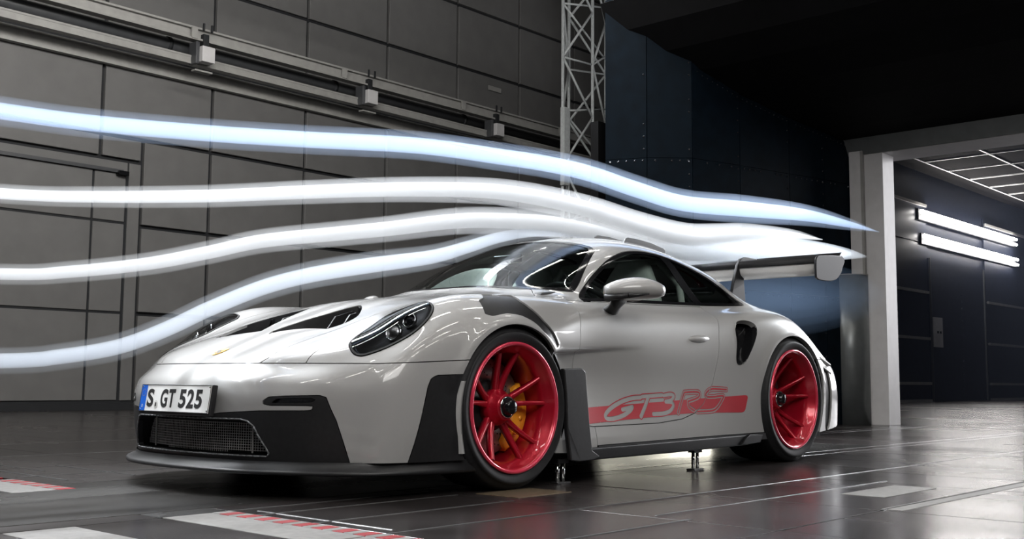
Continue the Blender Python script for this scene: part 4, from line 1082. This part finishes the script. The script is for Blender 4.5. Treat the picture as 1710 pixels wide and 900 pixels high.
# ------------------------------------------------------------------ collector: curved dark wall, black bell-mouth roof, frame
cw = sbox('wall_back', 5.6, 8.0, 2.9, 3.0, 0, 3.2, M['black_wall'], None, 'structure'); cw.location = (0, 0, 0); cw.data.transform(Matrix.Translation((6.8, 2.95, 1.6)))
PT = [(8.50, 1.40), (7.93, 1.49), (7.38, 1.63), (6.62, 1.80), (5.98, 1.98), (5.66, 2.32), (5.48, 2.72)]
ROOF = [(8.50, 3.22), (7.9, 3.29), (7.2, 3.40), (6.6, 3.52), (6.1, 3.68), (5.8, 3.86), (5.58, 4.10), (5.44, 4.40)]
top_at = lambda x: 4.45 if x < 6.0 else float(np.interp(x, [p[0] for p in ROOF[::-1]], [p[1] for p in ROOF[::-1]]))
rv = bmesh.new()
for (xa, ya), (xb, yb) in zip(PT, PT[1:]):
    d = Vector((xb-xa, yb-ya, 0)).normalized(); n = Vector((d.y, -d.x, 0))
    if n.y > 0: n = -n
    A_, B_ = Vector((xa, ya, 0))+d*.004, Vector((xb, yb, 0))-d*.004
    for z0, z1 in ((0, 1.42), (1.42, 2.74), (2.74, None)):
        za = z1-.004 if z1 else top_at(xa)-.01; zb_ = z1-.004 if z1 else top_at(xb)-.01
        bm = bmesh.new(); q = [A_+Vector((0, 0, z0)), B_+Vector((0, 0, z0)), B_+Vector((0, 0, zb_)), A_+Vector((0, 0, za))]
        f_ = [bm.verts.new(v) for v in q]; b_ = [bm.verts.new(v-n*.03) for v in q]
        bm.faces.new(f_); bm.faces.new(b_[::-1])
        for i in range(4): bm.faces.new((f_[i-1], f_[i], b_[i], b_[i-1]))
        bmesh.ops.recalc_face_normals(bm, faces=bm.faces); bm_obj('lining_panel', bm, M['navy'], cw)
        L_ = (B_-A_).length
        for j in range(int(L_/.085)):
            p_ = A_+d*(.04+.085*j)+Vector((0, 0, (z1 if z1 else 99)-.03))
            if z1 and random.random() < .8: box(rv, p_+n*.002, (.014, .014, .014), Euler((.7, .7, 0)))
    for j in range(30):
        z = .1+.13*j
        if z < top_at(xa) and random.random() < .6: box(rv, A_+d*.03+n*.002+Vector((0, 0, z)), (.013, .013, .013), Euler((.7, .7, 0)))
    for j in range(int((B_-A_).length/.07)):
        p_ = A_+d*(.03+.07*j); box(rv, p_+n*.002+Vector((0, 0, top_at(p_.x)-.05)), (.009, .009, .009), Euler((.7, .7, 0)))
rvo = bm_obj('rivets', rv, M['rivet'], cw); rvo['kind'] = 'stuff'
cr_ = sbox('ceiling', 5.0, 5.01, -9, -8.9, 5, 5.01, M['black_wall'], None, 'structure')
RF = ROOF+[(5.36, 4.8), (5.33, 5.3), (5.36, 5.9), (5.5, 7.0), (5.7, 9)]
ycr = [2.9, 1.2, -.3, -1.8, -3.3, -4.8, -6.3, -9]
for (xa, za), (xb, zb_) in zip(RF, RF[1:]):
    for ya, yb in zip(ycr, ycr[1:]):
        if ya > 2.8: ya = 2.75 if xa > 5.45 else 1.9
        bm = bmesh.new(); q = [Vector((xa, ya, za)), Vector((xb, ya, zb_)), Vector((xb, yb, zb_)), Vector((xa, yb, za))]
        n = (q[1]-q[0]).cross(q[2]-q[0]).normalized()
        if n.z < 0: n = -n
        if abs(n.z) < .2 and n.x < 0: n = -n
        f_ = [bm.verts.new(v) for v in q]; b_ = [bm.verts.new(v+n*.04) for v in q]
        bm.faces.new(f_); bm.faces.new(b_[::-1])
        for i in range(4): bm.faces.new((f_[i-1], f_[i], b_[i], b_[i-1]))
        bmesh.ops.recalc_face_normals(bm, faces=bm.faces); o = bm_obj('roof_panel', bm, M['black_wall'], cr_)
        o.location = -cr_.location
trim = sbox('trim_1', 8.42, 8.72, 1.02, 1.27, 0, 3.06, M['column'], None, 'structure')
o = sbox('column_flange', 8.38, 8.50, 1.24, 1.40, 1.67, 3.12, M['column'], None); o.parent = trim; o.location = Vector(o.location)-Vector(trim.location)
o = sbox('column_groove', 8.37, 8.45, 1.235, 1.262, 1.67, 3.10, M['beam'], None); o.parent = trim; o.location = Vector(o.location)-Vector(trim.location)
lin = sbox('trim_2', 8.42, 8.98, -9, 1.47, 3.06, 3.25, M['column'], None, 'structure')
bm = bmesh.new(); prism(bm, [(-.02, -.09), (-.16, .20), (.0, .20), (.0, -.09)], -5.2, 5.2); o = bm_obj('lintel_fascia', bm, M['shade_metal'], lin); o.location = (-.28, 0, .0)
t = empty('rounded_duct', (8.40, 1.46, 0), 0, 'grey half-round metal duct standing left of the white column', 'duct')
bm = bmesh.new(); bar(bm, (0, 0, 0), (0, 0, 1.675), .235, 48); bm_obj('duct_body', bm, M['shade_metal'], t, True)
for p in t.children[0].data.polygons: p.use_smooth = abs(p.normal.z) < .5
bm = bmesh.new(); bar(bm, (0, 0, 1.675), (0, 0, 1.685), .238, 48); bm_obj('duct_lid', bm, M['beam'], t)

# ------------------------------------------------------------------ lamp room beyond
wr = sbox('wall_right', 17, 46, 7.0, 7.2, 0, 6.0, M['room'], None, 'structure'); wr.location = (0, 0, 0); wr.data.transform(Matrix.Translation((31.5, 7.1, 3)))
bm = bmesh.new(); box(bm, (12.9, 4.25, 3), (10.1, .1, 6), Euler((0, 0, math.atan2(5.6, 8.3)))); o = bm_obj('wall_link', bm, M['room']); o['kind'] = 'structure'
def rbox(nm, x0, x1, z0, z1, y0, y1, m, parent=wr): 
    bm = bmesh.new(); box(bm, ((x0+x1)/2, (y0+y1)/2, (z0+z1)/2), (x1-x0, y1-y0, z1-z0)); return bm_obj(nm, bm, M[m], parent)
for xa, xb in ((22.2, 25.0), (29.3, 34), (18, 22.2), (34, 40)):
    for za, zb in ((.0, .47), (.47, 1.62), (1.62, 2.82), (2.82, 4.1), (4.1, 5.3)): rbox('cladding_panel', xa+.02, xb-.02, za+.02, zb-.02, 6.95, 6.995, 'room')
for z in (.03, .47, 1.62, 2.82, 5.1):
    for x0, x1 in ((18, 24.95), (29.4, 40)): rbox('perforated_rail', x0, x1, z-.035, z+.035, 6.90, 6.96, 'beam')
dr_ = sbox('door_2', 25.05, 29.15, 6.94, 6.99, .02, 3.74, M['room'], None, 'structure')
for x in (25.08, 29.12): rbox('door_edge', x-.025, x+.025, .02, 3.74, 6.90, 6.95, 'beam_dark')
o = rbox('lock_plate', 25.22, 25.80, 1.42, 2.20, 6.90, 6.94, 'column'); 
for x in (25.40, 25.58): rbox('keyhole', x, x+.09, 1.78, 1.84, 6.885, 6.905, 'joint')
bm = bmesh.new()
for k in range(16): box(bm, (27.3, 6.93, .2+.18*k), (.05, .03, .03))
o = bm_obj('rivets', bm, M['rivet'], wr); o['kind'] = 'stuff'
sbox('wall_far', 46, 46.2, -9, 7, 0, 6.0, M['room'], None, 'structure')
ce = sbox('ceiling_far', 17, 46, -9, 7, 6.0, 6.1, M['tile'], None, 'structure'); ce.location = (0, 0, 0); ce.data.transform(Matrix.Translation((31.5, -1, 6.05)))
for i in range(14):
    for j in range(9):
        x0, y0 = 17.2+1.55*i, 5.55-1.55*j
        bm = bmesh.new(); box(bm, (x0+.775, y0-.0, 5.985), (1.50, 1.50, .03)); bm_obj('ceiling_tile', bm, M['tile'], ce)
for j in range(10):
    bm = bmesh.new(); box(bm, (28, 6.32-1.55*j, 5.955), (22, .05, .03)); bm_obj('ceiling_bar', bm, M['tbar'], ce)
for i in range(15):
    bm = bmesh.new(); box(bm, (17.2+1.55*i, -.7, 5.955), (.05, 14, .03)); bm_obj('ceiling_bar', bm, M['tbar'], ce)
def wall_lamp(x0, x1, zs_, lab):
    t = empty('tube_lamp', (x0, 6.86, zs_[0]), 0, lab, 'lamp', 'pairs of lit tubes in the far room')
    bm = bmesh.new(); box(bm, ((x1-x0)/2, .05, (zs_[1]-zs_[0])/2), (x1-x0+.1, .05, .28)); bm_obj('lamp_housing', bm, M['joint'], t)
    for z in zs_:
        for k in range(3):
            a = (x1-x0)*k/3; b = (x1-x0)*(k+1)/3-.04
            bm = bmesh.new(); bar(bm, (a, -.03, z-zs_[0]), (b, -.03, z-zs_[0]), .038, 12); bm_obj('lamp_tube', bm, M['tube'], t, True)
wall_lamp(24.4, 31.9, (4.90, 4.74), 'upper pair of bright white tubes on the far room wall')
wall_lamp(24.55, 31.95, (4.28, 4.12), 'lower pair of bright white tubes on the far room wall')
area('far_room_light', (20, -3.0, 3.4), (4.0, -2.0, .2), (10, 5), 1350, (.98, .97, 1))
# ceiling lamps over the test section (they show as dashes in the paint)
n_l = 0
proto = None
for i in range(7):
    for j in range(6):
        x, y = -6.3+1.95*i, -7.0+2.35*j
        lab = 'lit ceiling tube above the test section, outside the view'
        if proto is None:
            proto = empty('ceiling_lamp', (x, y, 6.4), 0, lab, 'lamp', 'ceiling tubes above the test section')
            bm = bmesh.new(); box(bm, (0, 0, .06), (1.3, .14, .04)); bm_obj('lamp_body', bm, M['beam'], proto)
            bm = bmesh.new(); bar(bm, (-.62, 0, 0), (.62, 0, 0), .028, 8); bm_obj('lamp_tube', bm, M['tube_dim'], proto, True)
        else:
            r = proto.copy(); C.objects.link(r); r.location = (x, y, 6.4); r['label'] = lab
            for ch in proto.children: c_ = ch.copy(); C.objects.link(c_); c_.parent = r
# the rest of the hall, behind and beside the camera
sbox('wall_front', -9.2, -9, -9, 11.3, 0, 12, M['black_wall'], None, 'structure'); sbox('wall_near', -9, 5.3, -9.2, -9, 0, 12, M['black_wall'], None, 'structure')
sbox('ceiling_main', -9, 20, -9, 11.3, 12, 12.1, M['black_wall'], None, 'structure')
sbox('wall_end', 20, 20.2, 7.3, 11.3, 0, 12, M['panel'], None, 'structure')

# ------------------------------------------------------------------ smoke filaments: lit white smoke, real volumes
def smoke_mat(name, color, dens, aniso=.45):
    m = bpy.data.materials.new(name); m.use_nodes = True; nt = m.node_tree; nt.nodes.clear()
    o = nt.nodes.new('ShaderNodeOutputMaterial'); v = nt.nodes.new('ShaderNodeVolumeScatter')
    v.inputs['Color'].default_value = (*color, 1); v.inputs['Density'].default_value = dens; v.inputs['Anisotropy'].default_value = aniso
    ab = nt.nodes.new('ShaderNodeVolumeAbsorption'); ab.inputs['Color'].default_value = (*color, 1); ab.inputs['Density'].default_value = dens
    ad = nt.nodes.new('ShaderNodeAddShader'); nt.links.new(v.outputs[0], ad.inputs[0]); nt.links.new(ab.outputs[0], ad.inputs[1])
    nt.links.new(ad.outputs[0], o.inputs['Volume']); return m
def stream(name, pts, m, parent=None, n=14, seg=7):
    """pts: x, z, radius across the height, radius across the width"""
    P4 = catmull([(p[0], p[1], p[2], p[3] if len(p) > 3 else p[2]) for p in pts], seg); bm = bmesh.new(); R2 = []
    T = np.gradient(P4[:, :2], axis=0); T /= np.linalg.norm(T, axis=1)[:, None]
    for (x, z, r, ry), (tx, tz) in zip(P4, T):
        R2.append([bm.verts.new((x-tz*r*math.sin(a), ry*math.cos(a), z+tx*r*math.sin(a))) for a in np.linspace(0, 2*math.pi, n+1)[:-1]])
    for a, b in zip(R2, R2[1:]):
        for i in range(n): bm.faces.new((a[i-1], a[i], b[i], b[i-1]))
    bm.faces.new(R2[0]); bm.faces.new(R2[-1]); bmesh.ops.recalc_face_normals(bm, faces=bm.faces)
    return bm_obj(name, bm, m, parent, True)
S1 = [(-5, 1.36), (-2.6, 1.40), (-1.8, 1.43), (-1.43, 1.45), (-.92, 1.50), (-.41, 1.56), (.31, 1.65), (.92, 1.69), (1.35, 1.712), (1.74, 1.712), (2.22, 1.68), (2.76, 1.66), (3.57, 1.72), (4.5, 1.785), (5.3, 1.80), (5.9, 1.80)]
S2 = [(-5, .98), (-2.6, 1.08), (-1.78, 1.125), (-1.42, 1.16), (-.91, 1.23), (-.4, 1.315), (.07, 1.39), (.55, 1.455), (.92, 1.492), (1.31, 1.502), (1.74, 1.488), (2.22, 1.448), (2.76, 1.428), (3.2, 1.482), (3.56, 1.535), (4.27, 1.60), (4.8, 1.62)]
S3 = [(-5, .74), (-2.6, .80), (-1.77, .83), (-1.5, .86), (-1.17, .92), (-.9, .99), (-.63, 1.065), (-.22, 1.14), (.11, 1.20), (.57, 1.29), (.92, 1.332), (1.31, 1.362), (1.58, 1.362), (1.8, 1.352), (2.1, 1.33), (2.5, 1.31), (3.0, 1.33), (3.6, 1.39), (4.2, 1.44)]
S4 = [(-5, .44), (-2.6, .49), (-1.75, .515), (-1.53, .535), (-1.29, .58), (-1.08, .66), (-.89, .75), (-.62, .86), (-.36, .935), (0, 1.01), (.4, 1.085), (.66, 1.16), (.9, 1.235), (1.15, 1.29), (1.4, 1.315), (1.8, 1.33), (2.1, 1.325)]
def with_r(S, r):
    xe = S[-1][0]
    return [(x, z, max(.004, r(x)*min(1, max(0, (xe-x)/2.0))**.7)) for x, z in S]
for S, r0, col, dens, hd, lab in (
   (S1, lambda x: .032+.005*max(0, x+1.8), (.62, .76, 1.0), 10, .8, 'top bluish-white smoke stream arching over the car roof'),
   (S2, lambda x: .021+.008*max(0, x+1.8), (.97, .985, 1.0), 26, 2.4, 'second white smoke stream from the top'),
   (S3, lambda x: .022+.008*max(0, x+1.8), (.97, .985, 1.0), 26, 2.4, 'third white smoke stream skimming the car roof'),
   (S4, lambda x: .028+.006*max(0, x+1.8), (.86, .92, 1.0), 16, 1.2, 'lowest white smoke stream rising over bonnet and windscreen')):
    core = stream('smoke_stream', with_r(S, r0), smoke_mat('smoke', col, dens)); tag(core, lab, 'smoke')
    h_ = stream('smoke_halo', with_r(S, lambda x: r0(x)*1.8), smoke_mat('smoke_thin', col, hd), core, 12); h_['kind'] = 'stuff'
def nested(name, pts, col, dens, lab, shells=4):
    """a soft-edged bank of haze: shells inside one another, each adding its own thin smoke"""
    root = None
    for k in range(shells):
        f = 1-.22*k
        o = stream(name if k == 0 else 'haze_core', [(x if 0 < i < len(pts)-1 else x+(.25*k if i == 0 else -.25*k), z, rz*f, ry*f) for i, (x, z, rz, ry) in enumerate(pts)], smoke_mat('haze', col, dens/shells), root, 20)
        if root is None: root = tag(o, lab, 'smoke')
nested('smoke_wake', [(2.0, 1.31, .02, .05), (2.5, 1.30, .07, .16), (3.1, 1.33, .11, .26), (3.7, 1.40, .13, .32), (4.3, 1.46, .11, .28), (5.0, 1.52, .06, .16), (5.6, 1.55, .01, .03)], (.88, .94, 1.0), 5.0, 'bluish hazy smoke spreading out behind the roof above the wing')
nested('smoke_haze', [(2.7, 1.16, .03, .1), (3.3, 1.12, .22, .5), (4.0, 1.10, .30, .7), (4.6, 1.12, .22, .6), (5.2, 1.15, .03, .1)], (.45, .66, 1.0), .11, 'faint blue haze drifting below the rear wing')
hz = sbox('room_haze', 17.2, 39, -8.5, 6.75, .02, 5.9, smoke_mat('room_haze', (.62, .72, 1.0), .0026, .3)); tag(hz, 'thin bluish haze filling the far room with the tubes', 'haze')
